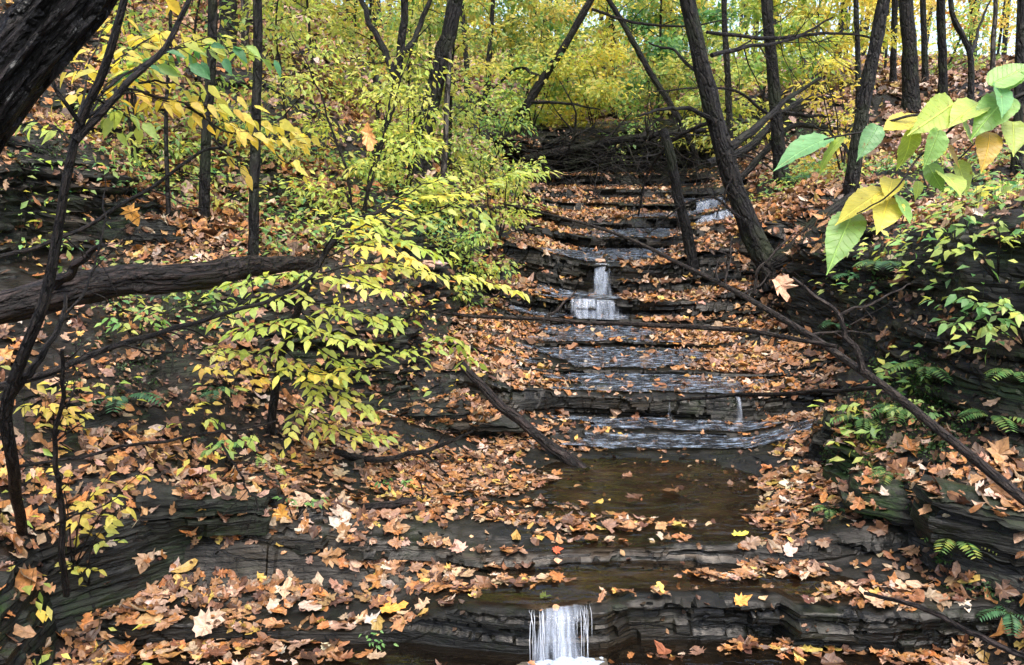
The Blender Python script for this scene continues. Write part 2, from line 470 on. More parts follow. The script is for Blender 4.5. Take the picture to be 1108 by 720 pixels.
def bark_material(name, dark, light, ridge=26, rough=.6, lichen=0.0, moss=0.0):
    m, nt, N, L = mat_new(name); nb = NB(nt)
    uv = nb.n('ShaderNodeUVMap', uv_map='UVMap').outputs['UV']
    v = nb.mapping(uv, (ridge, ridge * .14, 1))
    w = nb.noise(v, 1.0, 5, .62)
    f = nb.noise(nb.mapping(uv, (ridge * 4, ridge * .9, 1)), 1.0, 4, .65)
    col = nb.ramp(w, [(.32, dark), (.68, light)])
    col = nb.mix(nb.ramp(f, [(.35, 0.), (.7, .55)]), col, dark)
    vo = nb.n('ShaderNodeTexVoronoi', feature='DISTANCE_TO_EDGE'); vo.inputs['Scale'].default_value = 1
    wv = nb.n('ShaderNodeVectorMath', operation='ADD'); nb.l(nb.mapping(uv, (ridge * 1.3, ridge * .22, 1)), wv.inputs[0])
    dn = nb.n('ShaderNodeVectorMath', operation='SCALE'); dn.inputs['Scale'].default_value = 1.1
    tn = nb.n('ShaderNodeTexNoise'); tn.inputs['Scale'].default_value = 1; tn.inputs['Detail'].default_value = 3; nb.l(nb.mapping(uv, (ridge * .8, ridge * .3, 1)), tn.inputs['Vector'])
    nb.l(tn.outputs['Color'], dn.inputs[0]); nb.l(dn.outputs[0], wv.inputs[1]); nb.l(wv.outputs[0], vo.inputs['Vector'])
    plate = nb.ramp(vo.outputs['Distance'], [(.02, 0.), (.22, 1.)])
    col = nb.mix(plate, dark, nb.mix(1., col, (1.5, 1.5, 1.5), 'MULTIPLY'))
    pos = nb.pos()
    if lichen > 0:
        li = nb.math('MULTIPLY', nb.ramp(nb.noise(nb.mapping(uv, (55, 20, 1)), 1.0, 4, .7), [(.62, 0.), (.68, 1.)]), lichen)
        col = nb.mix(li, col, (.26, .26, .24))
    if moss > 0:
        mo = nb.math('MULTIPLY', nb.ramp(nb.noise(pos, 4, 4), [(.5, 0.), (.62, 1.)]), moss)
        col = nb.mix(mo, col, (.03, .045, .015))
    b = nb.bump(plate, .9, .02)
    b = nb.bump(w, 1.0, .03, b)
    b = nb.bump(f, .7, .012, b)
    principled(nb, col, rough + .12, b, .22)
    return m

def water_material(name, tint=(.30, .22, .12), ripple=(3, 9, 1), strength=.25, body=(.022, .017, .010), opac=.55, rough=.04, fine=.3):
    m, nt, N, L = mat_new(name); nb = NB(nt)
    pos = nb.pos()
    r1 = nb.noise(nb.mapping(pos, ripple), 1.0, 3, .5)
    r2 = nb.noise(nb.mapping(pos, tuple(c * 4.3 for c in ripple)), 1.0, 2, .5)
    b = nb.bump(r1, strength, .05)
    b = nb.bump(r2, fine, .012, b)
    p = principled(nb, body, rough, b, .5, out=False)
    p.inputs['IOR'].default_value = 1.33
    t = nb.n('ShaderNodeBsdfTransparent'); t.inputs['Color'].default_value = (*tint, 1)
    g = nb.n('ShaderNodeBsdfGlossy'); g.inputs['Roughness'].default_value = rough; nb.l(b, g.inputs['Normal'])
    fr = nb.n('ShaderNodeFresnel'); fr.inputs['IOR'].default_value = 1.33; nb.l(b, fr.inputs['Normal'])
    tg = nb.n('ShaderNodeMixShader'); nb.l(fr.outputs[0], tg.inputs[0]); nb.l(t.outputs[0], tg.inputs[1]); nb.l(g.outputs[0], tg.inputs[2])
    mx = nb.n('ShaderNodeMixShader'); mx.inputs[0].default_value = opac
    nb.l(tg.outputs[0], mx.inputs[1]); nb.l(p.outputs[0], mx.inputs[2])
    o = nb.n('ShaderNodeOutputMaterial'); nb.l(mx.outputs[0], o.inputs['Surface'])
    return m

def fall_material(name):
    m, nt, N, L = mat_new(name); nb = NB(nt)
    uv = nb.n('ShaderNodeUVMap', uv_map='UVMap').outputs['UV']
    at_ = nb.n('ShaderNodeAttribute', attribute_name='col'); sp_ = nb.n('ShaderNodeSeparateXYZ'); nb.l(at_.outputs['Vector'], sp_.inputs[0])
    st = nb.noise(nb.mapping(uv, (95, 7, 1)), 1.0, 5, .7)
    wide = nb.noise(nb.mapping(uv, (22, 3, 1)), 1.0, 3, .6)
    q = nb.math('ADD', nb.math('ADD', nb.math('MULTIPLY', st, .60), nb.math('MULTIPLY', wide, .70)), nb.math('MULTIPLY', nb.math('SUBTRACT', sp_.outputs['X'], 1.0), .6))
    al = nb.ramp(q, [(.52, .0), (.64, .12), (.90, .52)])
    b = nb.bump(st, .7, .01)
    p = principled(nb, (.50, .58, .70), .15, b, .6, out=False)
    t = nb.n('ShaderNodeBsdfTransparent')
    mx = nb.n('ShaderNodeMixShader'); nb.l(al, mx.inputs[0])
    nb.l(t.outputs[0], mx.inputs[1]); nb.l(p.outputs[0], mx.inputs[2])
    o = nb.n('ShaderNodeOutputMaterial'); nb.l(mx.outputs[0], o.inputs['Surface'])
    return m

M_ROCK = rock_material('wet shale and soil', .45)
M_ROCKONLY = rock_material('wet shale', .35, soil=False)
M_MOSSROCK = rock_material('mossy shale', 1.0, soil=False)
M_BED = bed_material('stream bed shale')
M_LITTER = leaf_material('fallen leaves', .12, .45, .25, .35)
M_LEAF = leaf_material('living leaves', .56, .45, 0, .15)
M_BIGLEAF = leaf_material('large leaves', .45, .42, 1.0, .16)
M_BARK = bark_material('dark wet bark', (.0025, .0022, .0022), (.017, .0145, .013), 30, .5, .16, .25)
M_BARKNEAR = bark_material('furrowed black bark', (.003, .0026, .0026), (.018, .014, .013), 38, .42, .55)
M_BARKGREY = bark_material('grey bark', (.022, .020, .018), (.10, .09, .078), 30, .7, .1)
M_BARKMID = bark_material('brown bark', (.0028, .0025, .0024), (.014, .012, .0105), 28, .6, .15, .3)
M_TWIG = bark_material('twig bark', (.005, .0042, .004), (.026, .020, .017), 60, .5)
M_TWIGLIGHT = bark_material('pale twig bark', (.012, .009, .008), (.050, .039, .032), 60, .5)
M_LOG = bark_material('rotting log', (.0045, .0035, .0035), (.034, .024, .021), 30, .5, .1)
M_POOL = water_material('pool water', (.66, .57, .46), (2.6, 7, 1), .45, (.015, .012, .009), .2, .02, .35)
def film_material():
    m, nt, N, L = mat_new('running water'); nb = NB(nt)
    pos = nb.pos()
    r1 = nb.noise(nb.mapping(pos, (9, 20, 12)), 1.0, 4, .6)
    r2 = nb.noise(nb.mapping(pos, (34, 60, 40)), 1.0, 3, .6)
    b = nb.bump(r1, 1.0, .05); b = nb.bump(r2, .9, .018, b)
    air_sheen = nb.ramp(nb.noise(nb.mapping(pos, (14, 30, 10)), 1.0, 5, .7), [(.48, 0.), (.66, .75)])  # aerated streaks; they also paint the bluish-white sky sheen into the water's colour
    body = nb.mix(air_sheen, (.022, .027, .034), (.36, .46, .60))
    p = principled(nb, body, .09, b, .8, out=False); p.inputs['IOR'].default_value = 1.33
    t = nb.n('ShaderNodeBsdfTransparent'); t.inputs['Color'].default_value = (.7, .66, .58, 1)
    mx = nb.n('ShaderNodeMixShader'); nb.l(nb.math('ADD', nb.math('MULTIPLY', air_sheen, .4), .5), mx.inputs[0])
    nb.l(t.outputs[0], mx.inputs[1]); nb.l(p.outputs[0], mx.inputs[2])
    o = nb.n('ShaderNodeOutputMaterial'); nb.l(mx.outputs[0], o.inputs['Surface']); return m
M_FILM = film_material()
M_FALL = fall_material('falling water')
def _foam():
    m, nt, N, L = mat_new('foam'); nb = NB(nt)
    principled(nb, (.26, .31, .38), .3, nb.bump(nb.noise(nb.pos(), 120, 2), .5, .006), .5); return m
M_FOAM = _foam()
M_STRAND = None
def _strand():
    m, nt, N, L = mat_new('water strand'); nb = NB(nt)
    p = principled(nb, (.78, .84, .92), .08, None, .5, out=False)
    t = nb.n('ShaderNodeBsdfTransparent')
    mx = nb.n('ShaderNodeMixShader'); mx.inputs[0].default_value = .32
    nb.l(t.outputs[0], mx.inputs[1]); nb.l(p.outputs[0], mx.inputs[2])
    o = nb.n('ShaderNodeOutputMaterial'); nb.l(mx.outputs[0], o.inputs['Surface']); return m
M_STRAND = _strand()
# ---------------------------------------------------------------- the stream bed: a stair of shale treads and risers
PROF = np.array([(-6, -.35), (0, -.16), (2.0, -.08), (2.63, -.05), (2.645, .0), (2.655, .134), (2.69, .143), (2.85, .130), (3.04, .135), (3.055, .185), (3.09, .203), (3.3, .165),
    (4.0, .155), (4.3, .212), (4.55, .235), (4.57, .255), (4.79, .265), (4.815, .28), (4.825, .395), (4.85, .408), (5.30, .43), (5.31, .465),
    (5.95, .505), (5.96, .545), (6.6, .59), (6.615, .64), (6.70, .66), (6.72, .79), (6.99, .815), (7.0, .91), (7.03, .93), (7.045, 1.06), (7.08, 1.075), (7.7, 1.16),
    (7.72, 1.26), (8.4, 1.33), (8.425, 1.44), (9.3, 1.5), (9.33, 1.6), (10.3, 1.66), (10.34, 1.78), (11.5, 1.85), (11.54, 2.0), (12.5, 2.1), (12.42, 2.35), (12.6, 2.72),
    (13.5, 2.9), (16, 3.2), (20, 4.0), (30, 6.2), (60, 13.5)], float)
_PY = np.maximum.accumulate(PROF[:, 0] + np.arange(len(PROF)) * 1e-5)

def bedz(Y):
    return np.interp(Y, _PY, PROF[:, 1])

def ray_bed(px, py):
    d = ray(px, py)
    Y = np.arange(1.5, 14, .004)
    z = ZC + d[2] / d[1] * Y
    k = np.argmax(z < bedz(Y)) if (z < bedz(Y)).any() else -1
    return d[0] / d[1] * Y[k], Y[k]

def foot_curve(pts, extra_front, extra_back):
    q = np.array([ray_bed(*p) for p in pts])
    q = np.vstack([extra_front, q, extra_back])
    return q[np.argsort(q[:, 1])]

LFOOT = foot_curve([(60, 716), (140, 645), (240, 596), (330, 548), (372, 512), (388, 482), (432, 470), (488, 457), (500, 425), (488, 375), (498, 345), (552, 300), (560, 272), (545, 233), (540, 207)],
                   [(-1.6, -6), (-1.5, 0), (-1.45, 2.0)], [(-.2, 12), (-.25, 14), (-.2, 60)])
RFOOT = foot_curve([(1085, 716), (1010, 645), (955, 590), (908, 545), (880, 512), (905, 470), (925, 440), (918, 405), (850, 375), (825, 335), (800, 312), (775, 288), (778, 265), (800, 240), (810, 210)],
                   [(1.9, -6), (1.75, 0), (1.62, 2.0)], [(3.0, 12), (3.0, 14), (.6, 18), (.4, 60)])
def XL(Y): return np.interp(Y, LFOOT[:, 1], LFOOT[:, 0])
def XR(Y): return np.interp(Y, RFOOT[:, 1], RFOOT[:, 0])

# strata: horizontal beds of uneven thickness that stand out or weather back
_srng = np.random.default_rng(3)
_SB = np.cumsum(_srng.choice([.012, .018, .025, .035, .055, .08], 700, p=[.2, .25, .25, .15, .1, .05])) - 2.0
_SO = _srng.normal(0, 1, 702); _SO[_srng.random(702) > .86] += 1.6
_SP = _srng.random(702)
def strata(x, y, z):
    zt = z + .03 * x + .012 * vnoise(x * .7, y * .7)
    k = np.searchsorted(_SB, zt)
    s = x * .83 + y * .55
    o = _SO[k] * .55 + .40 * vnoise(s * 2.6, k * 5.31, y * .9) + .15 * vnoise(s * 11, k * 3.7)
    o = o + 1.2 * (h1(np.floor(s / (.31 + .5 * _SP[k]) + _SP[k] * 5) + k * 131 + 7) - .5)
    ln = .10 + .35 * _SP[k]
    blk = h1(np.floor(s / ln + _SP[k] * 9) + k * 57)
    o = o + 1.1 * (blk - .5) + np.where(blk > .87, .9, 0)
    return o

def grid_normals(V):
    du = np.gradient(V, axis=1); dv = np.gradient(V, axis=0)
    n = np.cross(du, dv)
    n /= np.linalg.norm(n, axis=2, keepdims=True) + 1e-12
    return n

def grid_quads(m, n):
    i = np.arange(m * n).reshape(m, n)
    return np.stack([i[:-1, :-1], i[:-1, 1:], i[1:, 1:], i[1:, :-1]], 2).reshape(-1, 4)

def resample_profile(prof, ds_fn):
    out = [prof[0]]
    for a, b in zip(prof[:-1], prof[1:]):
        L = np.hypot(*(b - a))
        k = max(1, int(math.ceil(L / ds_fn((a[0] + b[0]) / 2))))
        for j in range(1, k + 1): out.append(a + (b - a) * j / k)
    return np.array(out)

def ds_bed(Y):
    return .25 if Y < 1.6 else (.0095 * max(1, (Y / 2.7)) if Y < 13 else .06 * (Y / 13) ** 2)

VP = resample_profile(PROF, ds_bed)
UX = np.concatenate([np.arange(-3.4, -1.7, .06), np.arange(-1.7, 2.3, .0115), np.arange(2.3, 4.4, .05)])
LEDGE_X = np.array([(-3, .02), (-1.3, .05), (-.9, .09), (-.4, .06), (-.15, .03), (.1, .0), (.33, .02), (.42, .10), (.95, .125), (.99, .03), (1.3, .02), (1.5, .05), (3, .1)])

def bed_offset(x, y, z):
    """how far a step's edge wanders up or down stream"""
    front = np.interp(x, LEDGE_X[:, 0], LEDGE_X[:, 1]) * (1 - sstep(2.85, 3.1, y))
    am = .05 + .10 * sstep(3.0, 5.2, y) + .10 * sstep(6.2, 8, y)
    am = np.where(y > 12, .35, am)
    return front + am * (vnoise(x * 1.1, z * 2.2 + 3.1) + .5 * vnoise(x * 3.1, z * 3.3 - 8) + .30 * (h1(np.floor(x * 2.7 + z * 3.1) + 900 * np.round(z * 6)) - .5) + .30 * (h1(np.floor(x * 6.1 - z * 2.7) + 700 * np.round(z * 6)) - .5))

def bed_extra(x, y):
    """shoals along the banks and dry rock on the shallow side"""
    dl, dr = x - XL(y), XR(y) - x
    fr = .35 + .65 * sstep(2.7, 3.3, y)
    e = fr * (.16 * (1 - sstep(-.1, .75, dl)) + .13 * (1 - sstep(-.1, .6, dr)))
    e = e + .03 * (1 - sstep(-.5, .15, x + .25 * vnoise(y * 3, x * 2))) * sstep(2.9, 3.0, y) * (1 - sstep(4.4, 4.7, y))
    # low shelf in front on the left
    e = e - .085 * (1 - sstep(-.5, -.1, x + .15 * vnoise(y * 5, x * 4))) * sstep(2.60, 2.655, y) * (1 - sstep(2.72, 3.02, y))
    # leafy bar across the middle pool
    c = np.array(G(560, 575, .2)); e = e + .045 * sstep(.55, -.1, x + .25 * vnoise(x * 2, y * 3)) * sstep(3.1, 3.2, y) * (1 - sstep(4.3, 4.5, y)); e = e + .05 * np.exp(-(((x - c[0] + .1) / .75) ** 2 + ((y - 3.33) / .11) ** 2))
    return e * np.where(y > 12.3, .2, 1)

X, PYv = np.meshgrid(UX, VP[:, 0]); PZ = np.broadcast_to(VP[:, 1][:, None], X.shape)
slope = np.gradient(VP[:, 1]) / (np.hypot(np.gradient(VP[:, 0]), np.gradient(VP[:, 1])) + 1e-9)
RISE = np.clip(np.abs(slope), 0, 1)[:, None] * np.ones_like(X)
RISE = sstep(.35, .85, RISE)
Yb = PYv + bed_offset(X, PYv, PZ) * np.where(PYv < 1.5, 0, 1)
Zb = PZ + bed_extra(X, PYv)
BED_SMOOTH = np.stack([X, Yb, Zb], 2)
stone = fbm(X * 2.4, PYv * 4.5, octv=3)
plates = h1(np.floor(X * 2.3 + vnoise(PYv * 3, X) * .8) + 131 * np.floor(PYv * 4.2 + vnoise(X * 2, PYv) * .7)) - .5
calm = np.where((PYv > 2.7) & (PYv < 4.35), .9, 1.0)
Zb2 = Zb + calm * (.012 * stone + .014 * plates) * (1 - RISE) + .004 * fbm(X * 22, PYv * 22, octv=2)
far = 1 + .12 * np.clip(PYv - 3, 0, 9)
Yb2 = Yb - (.019 * far) * strata(X, Yb, Zb2) * RISE
Xb2 = X + .02 * vnoise(X * 5, PYv * 5, PZ * 9)
# a few risers are deeply undercut, with an overhanging cap
V_BED = np.stack([Xb2, Yb2, Zb2], 2)
SILT = np.clip(sstep(2.69, 2.73, PYv) * (1 - sstep(4.25, 4.4, PYv)) * sstep(.0, .03, np.where(PYv < 3.05, .162, .202) - Zb2) * 1.3 * np.where(PYv < 3.05, sstep(-.2, .05, X), 1), 0, 1)
mb = MB(); mb.add(V_BED.reshape(-1, 3), quads=grid_quads(*X.shape), col=np.stack([SILT.ravel()] * 3, 1))
nrm = grid_normals(V_BED); nrm *= np.sign(nrm[..., 2:3] + 1e-9)
fl = (nrm[:-1, :-1, 2] > .75).ravel()
bed = build('stream_bed', mb, M_BED, smooth=fl)
bed['kind'] = 'structure'

# ---------------------------------------------------------------- the two banks: cross sections (distance from the stream's foot, height over the bed)
LSEC = {
 -6.0: [(0, .1), (.3, .3), (1, .6), (3, 1.3), (10, 3), (40, 8)],
  1.6: [(.05, .22), (.3, .38), (.6, .52), (1.3, .95), (2, 1.2), (4, 2.0), (10, 4), (40, 9)],
  2.4: [(.04, .24), (.25, .36), (.6, .48), (1.2, .85), (1.7, 1.05), (3, 1.7), (10, 4), (40, 10)],
  2.9: [(.03, .24), (.08, .27), (.25, .32), (.55, .43), (.95, .65), (1.75, 1.05), (3, 1.75), (10, 4.5), (40, 11)],
  3.5: [(.04, .20), (.10, .24), (.52, .44), (.87, .56), (1.2, .80), (1.6, 1.0), (2.1, 1.3), (3.1, 1.75), (10, 5), (40, 12)],
  4.3: [(.06, .14), (.40, .45), (.95, .68), (1.45, .93), (1.65, 1.05), (1.75, 1.5), (1.95, 1.62), (3.1, 2.1), (10, 5.6), (40, 13)],
  4.8: [(.05, .10), (.25, .20), (.33, .55), (.75, .74), (1.45, .92), (1.75, 1.0), (1.85, 1.45), (2.1, 1.55), (3.6, 2.3), (10, 5.8), (40, 13)],
  5.3: [(.04, .16), (.25, .22), (.28, .50), (.45, .72), (.9, .86), (1.7, 1.05), (2.1, 1.45), (3.6, 2.25), (10, 5.6), (40, 13)],
  6.3: [(.03, .25), (.08, .42), (.30, .78), (.55, .98), (1.2, 1.25), (2.0, 1.65), (3.6, 2.5), (10, 5.2), (40, 13)],
  7.2: [(.05, .15), (.25, .40), (.6, .66), (1.2, .9), (2.0, 1.45), (4, 2.4), (10, 5), (40, 13)],
  9.0: [(.1, .25), (.4, .45), (1, .75), (1.8, 1.1), (2.5, 1.6), (4, 2.5), (10, 4.8), (40, 12)],
 12.0: [(.1, .35), (.5, .6), (1, .8), (2, 1.2), (4, 2.2), (10, 4.6), (40, 12)],
 16.0: [(.3, .3), (1, .7), (2, 1.1), (4, 2.2), (10, 4.6), (40, 11)],
 30.0: [(.3, .1), (1, .3), (3, .8), (10, 3), (40, 9)],
 60.0: [(.3, .1), (1, .2), (3, .5), (10, 1.5), (40, 6)]}
RSEC = {
 -6.0: [(0, .1), (.3, .3), (1, .6), (3, 1.1), (10, 1.8), (40, 4)],
  1.6: [(.05, .12), (.3, .35), (.6, .5), (1.5, 1.0), (3, 1.4), (10, 2.0), (40, 4)],
  2.4: [(.04, .12), (.12, .30), (.35, .42), (.8, .75), (1.2, 1.1), (2.5, 1.45), (10, 2.1), (40, 4)],
  3.0: [(.03, .16), (.10, .30), (.28, .42), (.42, .48), (.50, .85), (.58, 1.25), (1.0, 1.42), (4, 1.75), (10, 2.2), (40, 5)],
  3.6: [(.03, .20), (.14, .36), (.38, .44), (.45, .80), (.50, 1.22), (.75, 1.36), (1.4, 1.42), (4, 1.70), (10, 2.3), (40, 5)],
  4.2: [(.04, .20), (.16, .34), (.34, .42), (.39, .80), (.44, 1.22), (.7, 1.34), (1.5, 1.40), (4, 1.70), (10, 2.3), (40, 5)],
  5.0: [(.03, .25), (.06, .65), (.10, 1.0), (.45, 1.10), (2, 1.25), (6, 1.7), (10, 2.2), (40, 5)],
  6.0: [(.03, .20), (.10, .68), (.3, .90), (1, 1.04), (3, 1.35), (8, 1.7), (40, 4.6)],
  7.0: [(.10, .16), (.3, .42), (.8, .62), (2, .88), (8, 1.5), (40, 4)],
  9.0: [(.2, .18), (.6, .34), (2, .58), (8, 1.2), (40, 3.6)],
 12.0: [(.3, .18), (1, .32), (3, .6), (8, 1.35), (40, 3.6)],
 18.0: [(.4, .2), (2, .4), (5, .5), (10, .8), (40, 2.5)],
 30.0: [(.4, .1), (2, .2), (10, .1), (40, 1)],
 60.0: [(.4, .0), (2, .0), (10, -1.5), (40, -2)]}

NLAT = 420
def bank(secs, foot, sign, Yrows):
    keys = sorted(secs)
    T = np.linspace(0, 1, NLAT)
    res = []
    for k in keys:
        p = np.array([(-.22, -.12), (-.02, -.02)] + secs[k], float)
        L = np.concatenate([[0], np.cumsum(np.hypot(*np.diff(p, axis=0).T))])
        s = np.where(T < .8, 5.0 * (T / .8) ** 1.5, 5.0 + (L[-1] - 5.0) * ((T - .8) / .2) ** 2)
        res.append(np.stack([np.interp(s, L, p[:, 0]), np.interp(s, L, p[:, 1])], 1))
    res = np.array(res)
    keys = np.array(keys)
    D = np.zeros((len(Yrows), NLAT)); H = np.zeros_like(D)
    k = np.clip(np.searchsorted(keys, Yrows, side='right') - 1, 0, len(keys) - 2)
    t = (Yrows - keys[k]) / (keys[k + 1] - keys[k]); t = (t * t * (3 - 2 * t))[:, None]
    DH = res[k] * (1 - t)[..., None] + res[k + 1] * t[..., None]
    D, H = DH[..., 0], DH[..., 1]
    # smooth the bed height along the stream so the bank does not copy the stair
    zb = np.array([np.mean(bedz(np.linspace(y - .35 - .03 * y, y + .35 + .03 * y, 21))) for y in Yrows])
    zb = np.where(Yrows < 3.2, np.interp(Yrows, [-6, 2.2, 2.7, 3.2], [-.2, .0, .12, .18]), zb)
    Xv = foot(Yrows)[:, None] + sign * D
    Yv = Yrows[:, None] * np.ones_like(D)
    Zv = zb[:, None] + H
    V = np.stack([Xv, Yv, Zv], 2)
    n = grid_normals(V); n *= np.sign(n[..., 2:3] + 1e-9)
    steep = sstep(.80, .45, n[..., 2])
    near = np.clip(1 - D / 8, .25, 1)
    x, y, z = V[..., 0], V[..., 1], V[..., 2]
    big = .09 * fbm(x * 1.1, y * 1.1, z * 1.1, 3) + .025 * fbm(x * 5, y * 5, z * 5, 3) + .25 * (1 - near) * fbm(x * .4, y * .4, octv=2)
    edge = sstep(-.05, .12, D)
    V = V + n * (big * edge)[..., None]
    n2 = grid_normals(V); n2 *= np.sign(n2[..., 2:3] + 1e-9)
    steep = np.maximum(sstep(.85, .45, n2[..., 2]), .85 * steep)
    hd = n2.copy(); hd[..., 2] *= .1; hd /= np.linalg.norm(hd, axis=2, keepdims=True) + 1e-6
    far = 1 + .07 * np.clip(y - 3, 0, 9)
    st = strata(V[..., 0], V[..., 1], V[..., 2])
    V = V + hd * (.028 * far * st * steep * edge)[..., None]
    V[..., 2] += .010 * fbm(V[..., 0] * 16, V[..., 1] * 16, octv=2) * edge
    return V

YR = [-6, -4, -2, 0, 1, 1.5]
y = 1.8
while y < 60:
    YR.append(y); y += max(.0145, .0062 * y) if y < 14 else .0062 * y + .02 * (y - 14)
YR = np.array(YR)
V_LB = bank(LSEC, XL, -1, YR)
V_RB = bank(RSEC, XR, 1, YR)
BANKS = []
for nm, V, mat in (('creek_bank', V_LB, M_ROCK), ('creek_bank', V_RB, M_ROCK)):
    mb = MB(); q = grid_quads(*V.shape[:2])
    if V is V_LB: q = q[:, ::-1]
    mb.add(V.reshape(-1, 3), quads=q)
    n = grid_normals(V); n *= np.sign(n[..., 2:3] + 1e-9)
    o = build(nm, mb, mat, smooth=(n[:-1, :-1, 2] > .62).ravel())
    o['kind'] = 'structure'; BANKS.append(o)

def bvh_of(V, step=1):
    W = V[::step, ::step]
    return BVHTree.FromPolygons([tuple(p) for p in W.reshape(-1, 3)], [tuple(q) for q in grid_quads(*W.shape[:2])])
TREES_BVH = [bvh_of(V_BED, 2), bvh_of(V_LB, 2), bvh_of(V_RB, 2)]

def hit(px, py, tmax=60):
    """where the photograph's sight line through (px, py) meets the ground"""
    d = ray(px, py); best = None
    for b in TREES_BVH:
        r = b.ray_cast(Vector((0, 0, ZC)), Vector(d).normalized(), tmax)
        if r[0] is not None and (best is None or r[3] < best[3]): best = r
    return None if best is None else np.array(best[0])

def ground(x, y):
    z = -9
    for b in TREES_BVH:
        r = b.ray_cast(Vector((x, y, 40)), Vector((0, 0, -1)))
        if r[0] is not None: z = max(z, r[0].z)
    return z if z > -9 else bedz(y)

def at(px, Y):
    """a ground point at depth Y under the sight line's column px"""
    x = (px - CX) / FPX * Y * 1.0 / cT * (1.0)
    return np.array([x, Y, ground(x, Y)])

# ---------------------------------------------------------------- world, light, camera
W = bpy.data.worlds.new('World'); SC.world = W; W.use_nodes = True
nt = W.node_tree; nt.nodes.clear()
sky = nt.nodes.new('ShaderNodeTexSky'); sky.sky_type = 'NISHITA'; sky.sun_disc = False
SUN_EL, SUN_AZ = math.radians(64), math.radians(160)
sky.sun_elevation = SUN_EL; sky.sun_rotation = SUN_AZ
sky.air_density = 1.0; sky.dust_density = 5.0; sky.ozone_density = 1.0
bg = nt.nodes.new('ShaderNodeBackground'); bg.inputs['Strength'].default_value = .15
wo = nt.nodes.new('ShaderNodeOutputWorld')
nt.links.new(sky.outputs[0], bg.inputs['Color']); nt.links.new(bg.outputs[0], wo.inputs['Surface'])

sl = bpy.data.lights.new('sun', 'SUN'); sl.energy = .7; sl.angle = math.radians(45); sl.color = (1, .96, .9)
so = bpy.data.objects.new('sun', sl); COL.objects.link(so)
dirv = Vector((math.sin(SUN_AZ) * math.cos(SUN_EL), math.cos(SUN_AZ) * math.cos(SUN_EL), math.sin(SUN_EL)))
so.rotation_euler = dirv.to_track_quat('Z', 'Y').to_euler()
so.location = (0, 0, 30)

cam = bpy.data.cameras.new('camera'); cam.sensor_width = 36; cam.lens = 36 * FPX / 1108.0; cam.clip_end = 400; cam.clip_start = .05
co = bpy.data.objects.new('camera', cam); COL.objects.link(co)
co.location = (0, 0, ZC); co.rotation_euler = (PI / 2 - PITCH, 0, 0)
SC.camera = co
SC.view_settings.view_transform = 'Standard'; SC.view_settings.look = 'None'; SC.view_settings.gamma = 1; SC.view_settings.use_curve_mapping = False
SC.view_settings.exposure = 2.05
SC.render.engine = 'CYCLES'
SC.cycles.use_denoising = True
SC.cycles.max_bounces = 8; SC.cycles.transparent_max_bounces = 12
SC.cycles.use_adaptive_sampling = True
# ---------------------------------------------------------------- water
FLOW = np.array([(2.4, .17, .14), (2.7, .18, .16), (3.05, .35, .30), (4.3, 1.0, .75), (4.85, .98, .62), (5.2, .75, .55), (6.0, .66, .60), (6.7, .62, .45), (7.05, .66, .20),
                 (7.1, .75, .42), (7.7, 1.0, .45), (8.4, 1.5, .45), (9.3, 2.1, .35), (10.3, 2.3, .3), (12.5, 2.3, .2)])
def flow(Y):
    return np.interp(Y, FLOW[:, 0], FLOW[:, 1]), np.interp(Y, FLOW[:, 0], FLOW[:, 2])

def bed_patch(keep, z):
    """sheet of water cut from the stream bed's own grid"""
    q = grid_quads(*X.shape)
    k = keep.ravel()[q].all(1)
    q = q[k]
    used = np.unique(q); remap = np.full(X.size, -1); remap[used] = np.arange(len(used))
    V = np.stack([X, Yb, z], 2).reshape(-1, 3)[used]
    return V, remap[q]

POOL1, POOL2 = .162, .200
inside = (X > XL(PYv) - .15) & (X < XR(PYv) + .15)
mb = MB()
for lo, hi, zz in ((2.70, 3.05, POOL1), (3.066, 4.33, POOL2)):
    v, q = bed_patch(inside & (PYv >= lo) & (PYv <= hi) & ((X > -.10 + .08 * vnoise(PYv * 9, X)) | (lo > 3)), np.full_like(X, zz)); mb.add(v, quads=q)
gx, gy = np.meshgrid(np.linspace(-1.7, 1.9, 60), np.linspace(.6, 2.76, 40))
mb.add(np.stack([gx, gy, gx * 0 + .012], 2).reshape(-1, 3), quads=grid_quads(40, 60))
water = build('pool_water', mb, M_POOL); water['kind'] = 'structure'

mb = MB()
fx, fw = flow(PYv)
wob = 1 + .65 * vnoise(X * 3, PYv * 6)
corr = np.abs(X - fx + .12 * vnoise(X * 0 + 3, PYv * 4)) < fw * wob
for lo, hi in ((4.34, 4.56), (4.575, 4.79), (4.86, 5.295), (5.315, 5.945), (5.965, 6.6), (6.62, 6.70), (6.73, 6.99), (7.08, 7.7), (7.725, 8.4), (8.43, 9.3), (9.33, 10.3)):
    v, q = bed_patch(corr & (PYv >= lo) & (PYv <= hi), Zb + .016)
    if len(q): mb.add(v, quads=q)
film = build('running_water', mb, M_FILM); film['kind'] = 'structure'

def lip(x, Y):
    z = bedz(Y)
    xa, ya = np.asarray(x, float), np.full(np.shape(x), float(Y))
    return ya + bed_offset(xa, ya, np.full(np.shape(x), float(z))), z + bed_extra(xa, ya)

